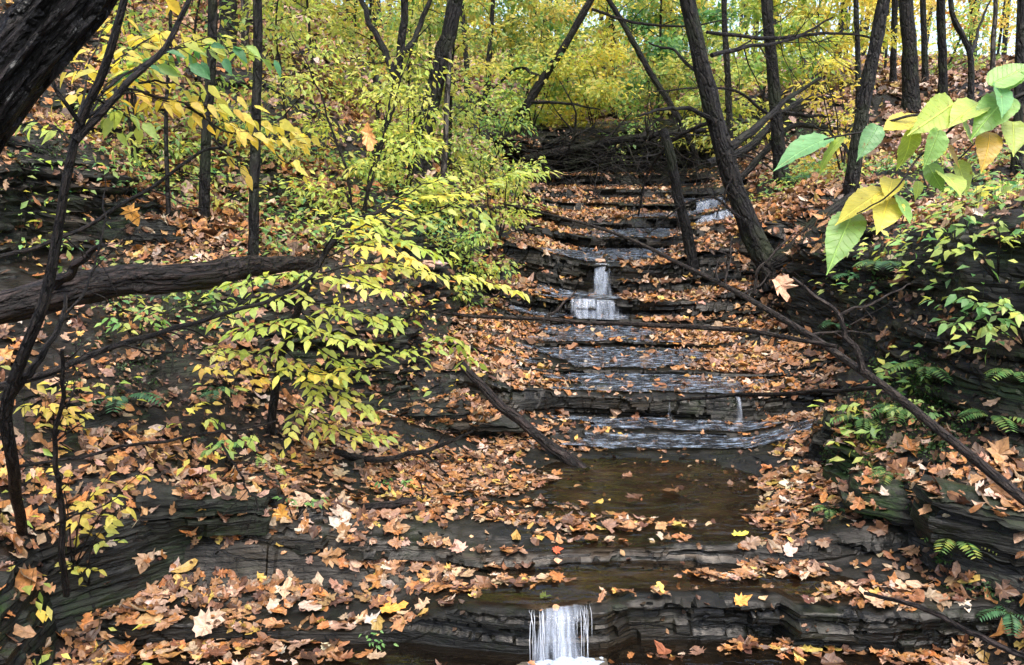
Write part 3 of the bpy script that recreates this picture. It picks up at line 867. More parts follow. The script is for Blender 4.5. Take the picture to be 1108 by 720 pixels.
def waterfall(label, x0, x1, Ytop, Ybot, nstr=40, throw=.05, foam=30, fr=.012, sheet=True, rad=.004):
    xs = np.linspace(x0, x1, max(10, int((x1 - x0) / .006)))
    ty, tz = lip(xs, Ytop); by, bz = lip(xs, Ybot)
    if Ytop < 4: bz = np.maximum(bz, .012)
    mid = len(xs) // 2
    root = thing('waterfall', (xs[mid], by[mid] - throw, bz[mid]), label, 'waterfall')
    ntt = 22
    t = np.linspace(-.35, 1, ntt)[:, None]
    tt = np.clip(t, 0, 1)
    jit = .014 * vnoise(xs * 40, xs * 0 + Ytop)[None, :]
    y0 = ty[None, :] - .012
    yy = np.where(t < 0, y0 - t * .12, y0 - (tt ** .8) * (throw + jit) - np.maximum(0, (y0 - by[None, :] - throw) * 0))
    yy = np.minimum(yy, np.where(t < 0, yy, y0 - tt * (y0 - (by[None, :] - .02))))
    zz = tz[None, :] + .008 - (tt ** 1.7) * (tz[None, :] - bz[None, :] + .01)
    xx = xs[None, :] + .006 * vnoise(xs[None, :] * 20 + t * 0, t * 3 + 0 * xs[None, :])
    if sheet:
        mb = MB()
        e = np.minimum(xs - x0, x1 - xs) / max(.02, .22 * (x1 - x0))
        for l in range(3):
            ph = rng.uniform(0, 50)
            cov = np.clip(e[None, :] + 1.0 * vnoise(xs[None, :] * (4.0 / (x1 - x0)) + ph, t * 1.6) * (.5 + .6 * tt) - .15 * l - (0 if x1 - x0 < .1 else .17 if Ytop > 4 else .12), 0, 1) * np.clip((t + .4) * 5, 0, 1)
            sp = 1 + (.16 + .10 * l) * tt * rng.uniform(-.2, 1.4)
            xl = (xx - xs[mid]) * sp + xs[mid]
            uv = np.stack([xx + ph, zz], 2).reshape(-1, 2)
            mb.add(np.stack([xl, yy - .010 * l * (.3 + tt), zz + .002 * l], 2).reshape(-1, 3), quads=grid_quads(ntt, len(xs)), uv=uv, col=np.stack([cov.ravel()] * 3, 1))
        build('water_sheet', mb, M_FALL, root)
    for i in range(nstr):
        mb = MB()
        f = rng.uniform(0, 1) * (len(xs) - 1.01); k = int(f)
        a, b = rng.uniform(-.25, .5), rng.uniform(.55, 1.02)
        if rng.random() < .5: a, b = -.2, 1.0
        s = np.linspace(a, b, 9)
        k2 = np.interp(s, t[:, 0], np.arange(ntt))
        px_ = np.full(9, xs[k]) + rng.normal(0, .002, 9).cumsum()
        py_ = np.interp(k2, np.arange(ntt), yy[:, k]) - rng.uniform(0, .02)
        pz_ = np.interp(k2, np.arange(ntt), zz[:, k]) + rng.uniform(0, .006)
        r = rad * rng.uniform(.4, 1.3)
        tube(mb, np.stack([px_, py_, pz_], 1), [r * .3, r, r * 1.1, r * .9, r * .4], 5, 12, seed=i)
        build('water_strand', mb, M_STRAND, root)
    if foam:
        mb = MB(); d0 = .075 * (1 + .6 * (Ytop > 4))
        fxs = np.linspace(x0 - d0 * .6, x1 + d0 * .6, max(24, int((x1 - x0) / .006))); fv = np.linspace(0, 1, 26)
        yb = np.interp(fxs, xs, by); zb_ = np.interp(fxs, xs, bz)
        FX, FV = np.meshgrid(fxs, fv)
        FY = yb[None, :] + .01 - throw * .6 - FV * d0
        sc_ = 1.0 / fr
        hb = fr * (.9 * vnoise(FX * sc_ * .45, FY * sc_ * .6) + .5 * vnoise(FX * sc_ * 1.1, FY * sc_ * 1.3 + 9))
        env = np.clip(np.minimum(FX - fxs[0], fxs[-1] - FX) / (d0 * .7), 0, 1) * (1 - FV) ** .7
        FZ = zb_[None, :] + .014 + (hb - .55 * fr) * (.4 + env) - fr * 1.9 * (1 - env)
        mb.add(np.stack([FX, FY, FZ], 2).reshape(-1, 3), quads=grid_quads(26, len(fxs)))
        build('foam', mb, M_FOAM, root)
    return root

waterfall('small white waterfall pouring off the lowest shale ledge into the front pool', .06, .275, 2.685, 2.62, 26, .05, 120, .009, rad=.0011)
waterfall('white waterfall dropping over the tall dark step below the upper treads', .66, .84, 7.06, 6.99, 0, .05, 50, .012, rad=.0025)
waterfall('low wide cascade foaming under the tall dark step', .36, .95, 6.735, 6.66, 0, .05, 0, .011, rad=.0025)
waterfall('thin trickle hanging from the dark square ledge, nearer the right bank', 1.31, 1.37, 4.84, 4.80, 0, .03, 0, .008, rad=.0014)
waterfall('single thread of water on the dark square ledge, midstream', .93, .955, 4.84, 4.80, 0, .03, 0, .007, rad=.0013)
waterfall('far white cascade half hidden behind the leaning dark trunk', 1.8, 2.35, 8.42, 8.38, 0, .05, 30, .013, rad=.003)
waterfall('highest small fall in the shade behind the broken snag', 2.0, 2.4, 9.335, 9.28, 0, .05, 20, .013, rad=.003)

# ---------------------------------------------------------------- fallen leaves
def frames(nrm, tilt):
    n = unit(nrm + rng.normal(0, 1, nrm.shape) * tilt)
    r = rng.normal(0, 1, nrm.shape)
    ax = unit(r - n * (r * n).sum(1, keepdims=True))
    return ax, n

def project(p):
    q = p - np.array([0, 0, ZC])
    f = q[:, 1] * cT - q[:, 2] * sT; u = q[:, 1] * sT + q[:, 2] * cT
    return CX + FPX * q[:, 0] / np.maximum(f, .1), CY - FPX * u / np.maximum(f, .1), f

def surf_samples(V, dens_fn, maxdens):
    q = grid_quads(*V.shape[:2]); P4 = V.reshape(-1, 3)[q]
    c = P4.mean(1)
    n = np.cross(P4[:, 2] - P4[:, 0], P4[:, 3] - P4[:, 1]); A = np.linalg.norm(n, axis=1) / 2
    n = n / (2 * A[:, None] + 1e-12); n *= np.sign(n[:, 2:3] + 1e-9)
    px_, py_, f = project(c)
    vis = (f > 1.0) & (px_ > -300) & (px_ < 1420) & (py_ < 1000) & (py_ > -250)
    dens = np.where(vis, dens_fn(c, n), 0)
    lam = A * dens
    k = rng.poisson(np.clip(lam, 0, 50))
    idx = np.repeat(np.arange(len(q)), k)
    if len(idx) == 0: return np.zeros((0, 3)), np.zeros((0, 3))
    u, v = rng.random((2, len(idx), 1))
    p = P4[idx]
    pos = (p[:, 0] * (1 - u) + p[:, 1] * u) * (1 - v) + (p[:, 3] * (1 - u) + p[:, 2] * u) * v
    return pos, n[idx]

def bank_density(left):
    def fn(c, n):
        x, y, z = c.T
        base = 980 if left else 1000
        patch = sstep(-.25, .30, fbm(x * 1.6, y * 1.6, z * .8, 3))
        flat = sstep(.45, .80, n[:, 2])
        d = base * flat * (.16 + .84 * patch)
        far = np.clip(y / 7, 1, 3.2)
        if left:
            # the earth below the beech and the low ledge are barer
            d *= np.where((y > 4.2) & (y < 6.8) & (x > -1.25), .14, 1)
        else:
            d *= np.where((y < 6.6) & (z > .62) & (z < 1.42) & (x < XR(y) + .9), .12, 1)
        d = d + 60 * sstep(.2, .5, n[:, 2]) * (n[:, 2] < .6)
        d = d * np.where((y > 12.0) & (y < 15) & (x > -1.2) & (x < 4.5), .12, 1)
        return d / far ** 1.15
    return fn

mbn = MB()
tot = 0
for V, left in ((V_LB, True), (V_RB, False)):
    pos, n = surf_samples(V, bank_density(left), 500)
    Y = pos[:, 1]
    for lo, hi, tmp, sz, tilt, pal in ((0, 5.0, LITTER_NEAR, .060, .36, PAL_LITTER), (5.0, 10, LITTER_MID, .070, .45, PAL_LITTER), (10, 60, LITTER_FAR, .12, .45, PAL_FARLIT)):
        k = np.where((Y >= lo) & (Y < hi))[0]
        if not len(k): continue
        ax, nn = frames(n[k], tilt)
        s = sz * np.clip(rng.lognormal(-.18, .34, len(k)), .35, 1.6) * (np.clip(Y[k] / 14, 1, 2.2))
        leaves(mbn, tmp, pos[k] + n[k] * rng.uniform(.004, .03, (len(k), 1)), ax, nn, s, pick(pal, len(k), .22))
        tot += len(k)
# crumbs: torn leaf bits and short sticks between the leaves
for V in (V_LB, V_RB, V_BED):
    pos, n = surf_samples(V, lambda c, n: np.where(c[:, 1] < 7, 900 if V is not V_BED else 160, 0) * sstep(.35, .7, n[:, 2]) * sstep(-.6, .3, fbm(c[:, 0] * 3, c[:, 1] * 3, octv=2)), 900)
    ax, nn = frames(n, .5)
    leaves(mbn, LITTER_FAR, pos + n * .006, ax, nn, rng.uniform(.012, .036, len(pos)), pick([(3, .10, .05, .028), (3, .05, .03, .02), (2, .22, .12, .06), (1, .36, .22, .12)], len(pos), .3))
o = build('leaf_litter', mbn, M_LITTER, smooth=False)
set_props(o, 'brown and orange fallen leaves covering both banks of the creek', 'fallen leaves', None, 'stuff')

# leaves on the stream's treads, in mats where the current dropped them
MATS = [(130, 650, .1, .32, .13, 1), (300, 600, .19, .30, .06, 1), (370, 580, .2, .26, .09, 1), (240, 640, .13, .25, .06, .9), (420, 610, .2, .22, .06, .8), (340, 622, .16, .3, .05, .8), (500, 600, .2, .25, .04, .7), (380, 660, .1, .25, .04, .6), (160, 690, .05, .25, .07, .9), (520, 520, .21, .30, .22, .95), (600, 545, .21, .22, .05, .55), (500, 500, .23, .3, .15, .95), (840, 520, .22, .14, .2, .8), (610, 572, .2, .5, .035, .8), (700, 568, .2, .25, .03, .7), (330, 655, .15, .3, .05, .6), (470, 560, .2, .34, .20, 1.0), (565, 572, .2, .42, .07, .9), (660, 563, .2, .25, .05, .7), (420, 598, .2, .30, .08, .9), (535, 628, .17, .22, .055, .9), (440, 640, .17, .26, .05, .5),
        (690, 645, .15, .14, .03, .8), (770, 622, .17, .24, .045, .9), (850, 600, .2, .20, .12, 1.0), (845, 560, .22, .16, .22, 1.0), (870, 530, .25, .12, .2, .9), (440, 525, .25, .26, .30, 1.0),
        (300, 620, .17, .35, .10, .9), (200, 650, .17, .30, .10, 1.0), (950, 640, .17, .22, .08, 1.0), (1000, 680, .1, .18, .14, 1.0), (560, 480, .25, .35, .16, .9), (700, 475, .25, .5, .10, .35), (860, 470, .27, .25, .10, .6),
        (120, 700, .05, .32, .09, 1.0), (290, 716, .0, .40, .06, .8), (880, 708, .0, .38, .06, 1.0), (720, 716, .0, .12, .03, .6), (1000, 712, .0, .2, .10, 1.0), (630, 588, .2, .3, .03, .5), (740, 585, .2, .12, .04, .6)]
MATW = [(G(a, b, z)[:2], rx, ry, d) for a, b, z, rx, ry, d in MATS]
def bed_density(c, n):
    x, y, z = c.T
    flat = sstep(.45, .8, n[:, 2])
    fx, fw = flow(y)
    dry = sstep(.55, 1.3, np.abs(x - fx) / fw)
    pat = sstep(-.35, .35, fbm(x * 2.2, y * 3.4, octv=3))
    d_up = 2300 * flat * (.05 + .95 * dry * (.25 + .75 * pat))
    m = np.zeros_like(x)
    for cc, rx, ry, dn in MATW:
        r2 = ((x - cc[0]) / rx) ** 2 + ((y - cc[1]) / ry) ** 2
        m = np.maximum(m, dn * sstep(1.25, .55, np.sqrt(r2) + .35 * fbm(x * 5, y * 5, octv=2)))
    dl, dr = x - XL(y), XR(y) - x
    edge = np.maximum(1 - sstep(.05, .40, dl), 1 - sstep(.05, .28, dr))
    m = np.maximum(m, edge * (.45 + .55 * pat))
    d_low = 1750 * flat * np.maximum(m, .014)
    d = np.where(y > 4.42, d_up, d_low)
    d = d * np.where((y > 12.3) & (y < 15), .06, np.where(y > 9.4, .45, 1))
    return d / np.clip(y / 6.5, 1, 2) ** 1.1

WATERLINE = np.where(PYv < 2.66, .012, np.where(PYv < 3.05, np.where(X > -.1, POOL1, -9), np.where(PYv < 4.33, POOL2, -9)))
V_FLOAT = np.stack([X, Yb, np.maximum(Zb2, WATERLINE)], 2)
pos, n = surf_samples(V_FLOAT, bed_density, 500)
mbn = MB()
for lo, hi, tmp, sz in ((0, 4.9, LITTER_NEAR, .048), (4.9, 30, LITTER_MID, .050)):
    k = np.where((pos[:, 1] >= lo) & (pos[:, 1] < hi))[0]
    ax, nn = frames(n[k], .15)
    p = pos[k] + n[k] * rng.uniform(.003, .014, (len(k), 1))
    leaves(mbn, tmp, p, ax, nn, sz * np.clip(rng.lognormal(-.1, .38, len(k)), .35, 2.0), pick(PAL_LITTER, len(k), .22))
o = build('fallen_leaves', mbn, M_LITTER, smooth=False)
set_props(o, 'wet fallen leaves stranded on the stone steps and floating in the pools', 'fallen leaves', None, 'stuff')

# ---------------------------------------------------------------- loose blocks of shale
import bmesh
ROCKV = []
def rock(label, center, size, rot, seed, mat=M_ROCKONLY, name='rock', cuts=34):
    bm = bmesh.new(); bmesh.ops.create_cube(bm, size=1)
    bmesh.ops.subdivide_edges(bm, edges=bm.edges[:], cuts=cuts, use_grid_fill=True)
    v = np.array([q.co[:] for q in bm.verts])
    bm.verts.ensure_lookup_table()
    f = [[q.index for q in fc.verts] for fc in bm.faces]; bm.free()
    r = np.random.default_rng(seed)
    v = v * np.array(size)
    d = v / (np.array(size) * .5); dn = unit(np.sign(d) * np.abs(d) ** 6)
    v = v * (1 - .10 * (np.abs(d).sum(1, keepdims=True) - 1.6).clip(0, 1))
    hd = unit(dn * [1, 1, .15])
    st = strata(v[:, 0] + seed * 3.1, v[:, 1] + seed, v[:, 2] + 1 + seed * .37)
    side = (np.abs(dn[:, 2]) < .75)[:, None]
    m_ = min(size[0], size[1])
    v = v + np.where(side, hd * (min(.022, .10 * m_) * st)[:, None], 0) + dn * (.20 * m_ * fbm(v[:, 0] * 3 / m_ * .4 + seed, v[:, 1] * 3 / m_ * .4, v[:, 2] * 2, 3))[:, None] * .6
    v[:, 2] += .008 * fbm(v[:, 0] * 18 + seed, v[:, 1] * 18, octv=2)
    c, s = math.cos(rot[2]), math.sin(rot[2])
    from mathutils import Euler
    R = np.array(Euler(rot).to_matrix())
    v = v @ R.T + np.asarray(center)
    mb = MB(); mb.add(v, quads=np.array(f))
    base = np.array([center[0], center[1], v[:, 2].min()])
    o = build(name, mb, mat, smooth=False, base=base)
    ROCKV.append(v[np.array(f)])
    set_props(o, label, 'rock'); return o

c = hit(890, 500)
rock('dark flat slab leaning upright against the mossy foot of the rock wall', c + [0.02, .05, .10], (.10, .20, .34), (.25, .45, -.3), 5)
c = hit(8, 690)
rock('big dark layered block cut off by the corner below the leafy slope', c + [-.20, .05, -.10], (.40, .5, .50), (.05, -.12, .35), 8, M_MOSSROCK)
c = hit(520, 463)
rock('low broken slab at the foot of the dark square ledge', c + [0, .0, .02], (.5, .22, .07), (0, .03, .1), 9)
c = hit(215, 545)
rock('weathered shale block sticking out of the low ledge under leaves', c + [0, .05, -.02], (.46, .26, .15), (.05, .05, .3), 12)
c = hit(985, 525)
rock('mossy shelf of shale jutting from the near bank above the leaves', c + [.04, .08, -.10], (.42, .30, .12), (.02, .03, -.3), 14, M_MOSSROCK)
c = hit(930, 500)
rock('rounded mossy boulder at the foot of the rock wall', c + [.08, .06, -.08], (.30, .26, .24), (.1, .1, .4), 18, M_MOSSROCK)
c = hit(1060, 590)
rock('dark overhanging block above the shadowed hollow of the near bank', c + [.1, .05, .06], (.5, .3, .16), (0, .1, -.4), 22)
c = hit(470, 452)
rock('square grey shelf in the bare earth under the beech branches', c + [-.1, .05, 0], (.55, .3, .14), (0, -.05, .12), 25)
c = hit(167, 258)
rock('pale grey boulder wedged in the hillside outcrop above the log', c + [0, .05, 0], (.22, .2, .20), (0, .2, .3), 27)

# leaves and crumbs lying on the blocks
mbn = MB()
for P4 in ROCKV:
    c = P4.mean(1); n = np.cross(P4[:, 2] - P4[:, 0], P4[:, 3] - P4[:, 1]); A = np.linalg.norm(n, axis=1) / 2; n = n / (2 * A[:, None] + 1e-9)
    k = rng.poisson(A * 900 * (n[:, 2] > .7) * sstep(-.5, .2, fbm(c[:, 0] * 5, c[:, 1] * 5, octv=2)))
    i = np.repeat(np.arange(len(c)), k)
    if len(i):
        ax, nn = frames(n[i], .4); leaves(mbn, LITTER_NEAR, c[i] + n[i] * .012, ax, nn, .062 * rng.uniform(.5, 1.2, len(i)), pick(PAL_LITTER, len(i), .22))
o = build('fallen_leaves', mbn, M_LITTER, smooth=False)
set_props(o, 'fallen leaves lying on top of the loose rock blocks', 'fallen leaves', None, 'stuff')

# chips of shale and grit on the treads
mbn = MB()
pos, n = surf_samples(V_BED, lambda c, n: np.where((c[:, 1] < 9), 110, 0) * (n[:, 2] > .7) * sstep(-.1, .5, fbm(c[:, 0] * 2.6 + 4, c[:, 1] * 4, octv=2)), 200)
for i in range(len(pos)):
    r = rng.lognormal(-4.3, .5); k = rng.integers(4, 7); a = np.sort(rng.uniform(0, 2 * PI, k)); h_ = r * rng.uniform(.25, .6); rot = rng.uniform(0, 2 * PI)
    ring = np.stack([np.cos(a + rot) * r, np.sin(a + rot) * r * .7, np.zeros(k)], 1)
    top = ring * .85 + [0, 0, h_] + np.stack([np.zeros(k), np.zeros(k), rng.normal(0, h_ * .2, k)], 1)
    v = np.vstack([ring - [0, 0, h_ * .3], top, [[0, 0, h_]]]) + pos[i]
    j = np.arange(k)
    mbn.add(v, quads=np.stack([j, (j + 1) % k, k + (j + 1) % k, k + j], 1), tris=np.stack([k + j, k + (j + 1) % k, np.full(k, 2 * k)], 1), col=(0, 0, 0))
o = build('rubble', mbn, M_ROCKONLY, smooth=False)
set_props(o, 'small chips of dark shale scattered on the stone treads', 'rubble', None, 'stuff')
# ---------------------------------------------------------------- trees and branches
def path3(pts):
    return np.array([P(a, b, c) for a, b, c in pts])

def wpx(w, Y): return w * .5 * Y / FPX

def twigs_from(mb, line, n, length, r, rngs, down=0.0, sub=2, tmin=.2, flat=.6):
    """small side twigs growing out of a centre line; returns their centre lines"""
    out = []
    for i in range(n):
        t = rngs.uniform(tmin, 1.0); k = int(t * (len(line) - 1))
        p = line[k]; d = unit(line[min(k + 1, len(line) - 1)] - line[max(k - 1, 0)])
        s = rngs.normal(0, 1, 3); s[2] *= flat; s = unit(s - d * np.dot(s, d))
        L = length * rngs.uniform(.4, 1.2) * (1.15 - .6 * t)
        dd = unit(d * .55 + s * .9)
        q = [p]
        for j in range(4):
            dd = unit(dd + rngs.normal(0, .22, 3) + np.array([0, 0, -down * .25]))
            q.append(q[-1] + dd * L / 4)
        rr = max(.0012, r * rngs.uniform(.6, 1.0) * (1.1 - .6 * t))
        c = tube(mb, q, [rr, rr * .35], 5, 9, cap=False)
        out.append(c)
        if sub:
            out += twigs_from(mb, c, sub, L * .55, rr * .6, rngs, down, 0, .25, flat)
    return out

def crown_leaves(mb, lines, n, size, pal, spread=.12, temps=None, droop=.3, col=None):
    lines = [l for l in lines if len(l) > 2]
    if not lines: return
    w = np.array([np.linalg.norm(np.diff(l, axis=0), axis=1).sum() for l in lines]); w /= w.sum()
    which = rng.choice(len(lines), n, p=w)
    t = rng.uniform(.15, 1.0, n)
    pos = np.zeros((n, 3)); d = np.zeros((n, 3))
    for i in range(len(lines)):
        s = np.where(which == i)[0]
        if not len(s): continue
        l = lines[i]; f = t[s] * (len(l) - 1.001); k = f.astype(int); fr = (f - k)[:, None]
        pos[s] = l[k] * (1 - fr) + l[k + 1] * fr; d[s] = unit(l[k + 1] - l[k])
    off = rng.normal(0, 1, (n, 3)) * spread * np.array([1, 1, .45])
    pos = pos + off
    ax = unit(d * .5 + unit(off) * .8 + np.array([0, 0, -droop]) + rng.normal(0, .3, (n, 3)))
    nn = unit(np.array([0, -.25, 1.0]) + rng.normal(0, .45, (n, 3)))
    # each limb has a colour of its own, so the crown shows clumps
    base = pick(pal, len(lines), .15)[which]
    c = np.clip(.55 * base + .45 * pick(pal, n, .18), 0, 1)
    leaves(mb, temps or LEAF_SMALL, pos, ax, nn, size * rng.uniform(.6, 1.25, n), c)

def tree(label, path, w0, w1, Y=None, ztop=9.0, mat=None, pal=PAL_YELLOW, nleaf=500, wander=.02, limbs=(), crown=True, name='tree', cat='tree', flare=1.35, seed=0, sides=16, leaf=.12, group=None):
    rs = np.random.default_rng(seed + 100)
    if Y is None:
        h = hit(*path[0]); Y = h[1]
    pts = [P(a, b, Y) for a, b in path]
    g = ground(pts[0][0], Y)
    if pts[0][2] > g - .03: pts = [np.array([pts[0][0] - (pts[1][0] - pts[0][0]) * .1, Y, g - .12])] + pts
    base = np.array([pts[0][0], Y, g])
    root = thing(name, base, label, cat, group)
    vis = len(pts)
    d = unit(pts[-1] - pts[-2]); n_ext = 0
    while crown and pts[-1][2] < ztop:
        d = unit(d * .8 + np.array([rs.normal(0, .06), rs.normal(0, .05), .25]))
        pts.append(pts[-1] + d * max(.5, (ztop - pts[-1][2]) / 4)); n_ext += 1
    r0, r1 = wpx(w0, Y) * .82, wpx(w1, Y) * .82
    mb = MB()
    L = np.linalg.norm(np.diff(np.array(pts), axis=0), axis=1); cum = np.concatenate([[0], np.cumsum(L)]) / L.sum()
    tv = cum[vis - 1]
    tt = np.linspace(0, 1, 40)
    rad = np.where(tt < tv, r0 + (r1 - r0) * tt / max(tv, 1e-3), r1 * (1 - .8 * (tt - tv) / max(1e-3, 1 - tv)))
    rad *= 1 + (flare - 1) * np.exp(-tt * L.sum() / max(.12, r0 * 3))
    c = tube(mb, pts, rad, sides, 64, rough=.20, rscale=4.0, wander=wander * r0 * 12, seed=seed)
    build('trunk', mb, mat or M_BARK, root)
    lines = []
    for i, (t0, lp, lw0, lw1) in enumerate(limbs):
        mb = MB()
        q = np.array([P(a, b, Y + dy) for a, b, dy in lp])
        lc = tube(mb, q, [wpx(lw0, Y), wpx(lw1, Y)], 8, 24, rough=.12, wander=.02, seed=seed + i)
        twigs_from(mb, lc, 5, .35 * Y / 7, wpx(lw1, Y) * .5, rs, sub=1)
        build('limb', mb, mat or M_BARK, root)
    if crown:
        mb = MB(); k0 = int(len(c) * max(.35, tv))
        for i in range(7):
            k = k0 + int((len(c) - 1 - k0) * (i + .5) / 7)
            az = i * 2.4 + seed; Ln = ztop * .22 * (1.2 - i * .08)
            q = [c[k]]; dd = np.array([math.cos(az), math.sin(az), .5])
            for j in range(4):
                q.append(q[-1] + unit(dd) * Ln / 4); dd = dd + rs.normal(0, .2, 3)
            lc = tube(mb, q, [r1 * .4, r1 * .1], 5, 10, cap=False)
            lines += [lc] + twigs_from(mb, lc, 5, Ln * .5, r1 * .12, rs, sub=0)
        build('branches', mb, mat or M_BARK, root)
        mb = MB(); crown_leaves(mb, lines, nleaf, leaf, pal, .22, LEAF_FAR)
        build('crown', mb, M_LEAF, root, smooth=False)
    return root, c

M = M_BARK
# --- right side
tree('leaning black trunk with a J shaped foot, rooted beside the upper falls', [(836, 296), (815, 257), (792, 196), (776, 140), (762, 80), (745, 0)], 27, 19, None, 11, M_BARKMID, nleaf=700, seed=1, sides=18,
     limbs=[(0, [(832, 288, 0), (862, 272, -.1), (895, 236, -.1), (930, 214, 0), (968, 200, .1)], 26, 8), (0, [(775, 135, 0), (745, 118, -.2), (715, 120, -.4), (690, 128, -.5)], 6, 2),
            (0, [(783, 165, 0), (815, 140, .2), (850, 110, .5), (890, 84, .7)], 11, 3), (0, [(768, 100, 0), (735, 60, .3), (700, 45, .4)], 5, 2)])
tree('straight dark trunk standing right behind the leaning black one', [(846, 197), (842, 150), (836, 80), (829, -4)], 17, 13, None, 12, M_BARKMID, seed=2,
     limbs=[(0, [(840, 122, 0), (870, 125, .3), (915, 128, .5)], 6, 2), (0, [(838, 105, 0), (870, 90, .3), (890, 78, .4)], 5, 2)])
tree('thin distant trunk glimpsed between the leaning and the straight dark trunks', [(790, 158), (787, 80), (783, 0)], 9, 7, 11.5, 10, M_BARK, seed=3)
tree('sharply leaning black trunk on the right bank behind the large green leaves', [(921, 216), (927, 160), (941, 80), (957, -5)], 18, 15, None, 10, M_BARK, seed=4, sides=14, limbs=[(0, [(924, 175, 0), (905, 150, .2), (880, 135, .4)], 4, 1.5)])
tree('slender black stem rising just left of the sharply leaning trunk', [(926, 175), (929, 120), (928, 60), (926, -4)], 8, 6, None, 8, M_BARK, seed=5)
tree('stout brown trunk standing in orange leaf litter up the far right slope', [(985, 122), (984, 60), (980, 0)], 19, 16, None, 13, M_BARKMID, seed=6, sides=14)
tree('medium dark trunk right of the stout brown one on the leafy slope', [(1020, 114), (1020, 60), (1018, 0)], 11, 10, None, 12, M_BARKMID, seed=7)
tree('crooked thin black tree bent like an elbow on the leafy slope', [(1050, 112), (1050, 62), (1042, 40), (1032, 20), (1028, -6)], 8, 6, None, 8, M_BARK, seed=8, limbs=[(0, [(1050, 60, 0), (1060, 30, .3), (1070, 0, .5)], 4, 2)])
tree('dark trunk at the picture\'s right edge behind the large leaves', [(1100, 186), (1103, 100), (1106, -5)], 13, 11, None, 10, M_BARK, seed=9)
tree('slim far trunk seen close behind the stout brown one', [(1001, 90), (1000, 40), (999, 0)], 8, 7, None, 12, M_BARK, seed=10)
tree('slim far trunk in the gap between the sharply leaning and stout trunks', [(966, 92), (967, 40), (968, 0)], 8, 7, None, 12, M_BARK, seed=11)
tree('thin pale far trunk near the upper right corner', [(1074, 84), (1075, 40), (1077, 0)], 6, 5, None, 12, M_BARKGREY, seed=12)
tree('broken grey snag leaning over the upper steps, without any crown', [(748, 284), (738, 228), (724, 168), (716, 140)], 15, 11, None, 3, M_BARKMID, seed=13, crown=False, name='dead_snag', cat='dead tree')
# --- left side
tree('slender dark trunk standing behind the fallen log\'s thin end', [(274, 288), (275, 200), (277, 100), (278, -5)], 13, 11, None, 8, M_BARKMID, seed=20)
tree('brown slender trunk left of its twin above the hillside outcrop', [(221, 238), (223, 150), (228, 80), (231, -5)], 13, 12, None, 8, M_BARKMID, seed=21)
tree('broad dark trunk far up the left hill under teal leaves', [(246, 62), (246, 30), (247, -5)], 22, 20, None, 13, M_BARK, seed=22)
tree('smooth pale grey trunk up the left hill beside a broad dark one', [(266, 60), (265, 30), (264, -5)], 10, 9, None, 12, M_BARKGREY, seed=23)
tree('short thin stem on the left hill under the yellow leaves', [(183, 240), (181, 190), (180, 120), (184, 40)], 6, 4, None, 5, M_BARK, seed=24)
tree('thin black tree forking near the top of the frame above the beech', [(400, 186), (420, 128), (430, 80), (434, 40), (437, -5)], 12, 9, None, 8, M_BARK, seed=25,
     limbs=[(0, [(429, 85, 0), (412, 50, .2), (398, 20, .3), (386, -8, .4)], 8, 5), (0, [(432, 60, 0), (450, 40, .3), (460, 18, .4), (470, -8, .5)], 7, 5)])
tree('thick dark trunk leaning right behind a thin grey stem', [(450, 182), (462, 130), (476, 70), (494, -5)], 25, 18, None, 12, M_BARK, seed=26, sides=14)
tree('thin straight grey stem crossing in front of the thick leaning trunk', [(480, 196), (484, 110), (487, -5)], 8, 6, None, 9, M_BARKGREY, seed=27)
tree('thin black stem right of the thick leaning trunk', [(506, 132), (504, 60), (499, -5)], 8, 6, None, 9, M_BARK, seed=28)
tree('wavy thin brown stem nearest the brush over the stream', [(523, 122), (528, 70), (534, -5)], 6, 5, None, 9, M_BARKMID, seed=29)
tree('bare dark tree leaning far right over the brush pile', [(551, 146), (575, 106), (600, 68), (640, -4)], 12, 8, None, 8, M_BARK, seed=30,
     limbs=[(0, [(590, 85, 0), (560, 75, .3), (535, 95, .4), (520, 110, .5)], 4, 2), (0, [(572, 110, 0), (610, 112, -.3), (650, 118, -.4)], 4, 1.5)])
tree('dark far trunk behind the forked thin tree', [(375, 60), (378, 30), (380, -5)], 12, 11, None, 12, M_BARK, seed=31)
tree('far trunk at the top centre behind the golden leaves', [(662, 70), (661, 30), (660, -5)], 13, 11, 22, 13, M_BARK, seed=32)
tree('dark far trunk left of the leaning black one, near the top', [(724, 70), (722, 30), (720, -5)], 15, 13, 20, 13, M_BARK, seed=33)
tree('arching bare sapling bowed from the top centre down to the brush', [(757, 186), (738, 135), (703, 78), (676, 28), (655, -8)], 9, 6, None, 7, M_BARK, seed=34, crown=False, name='dead_sapling', cat='dead tree')

# --- huge near trunk in the upper left corner
root = thing('tree', (P(-260, 520, 1.7)[0], 1.7, ground(P(-260, 520, 1.7)[0], 1.7)), 'huge furrowed black trunk leaning in across the upper left corner', 'tree')
mb = MB()
pp = [np.array([P(-285, 560, 1.7)[0], 1.7, root.location[2] - .2]), P(-200, 400, 1.7), P(-110, 250, 1.7), P(-8, 96, 1.7), P(76, -8, 1.72), P(165, -120, 1.75), P(260, -300, 1.8), P(300, -520, 1.9), P(330, -900, 2.0)]
cbig = tube(mb, pp, [.10, .07, .064, .060, .058, .056, .05, .04, .015], 96, 320, rough=.26, wander=.01, seed=50, rscale=4.5)
build('trunk', mb, M_BARKNEAR, root)
mb = MB(); rs = np.random.default_rng(5); lines = []
for i in range(6):
    k = 268 + i * 8; az = i * 2.4; q = [cbig[k]]; dd = np.array([math.cos(az), math.sin(az), .4])
    for j in range(4): q.append(q[-1] + unit(dd) * .4); dd = dd + rs.normal(0, .25, 3)
    lc = tube(mb, q, [.02, .005], 6, 10); lines += [lc] + twigs_from(mb, lc, 5, .7, .005, rs, sub=0)
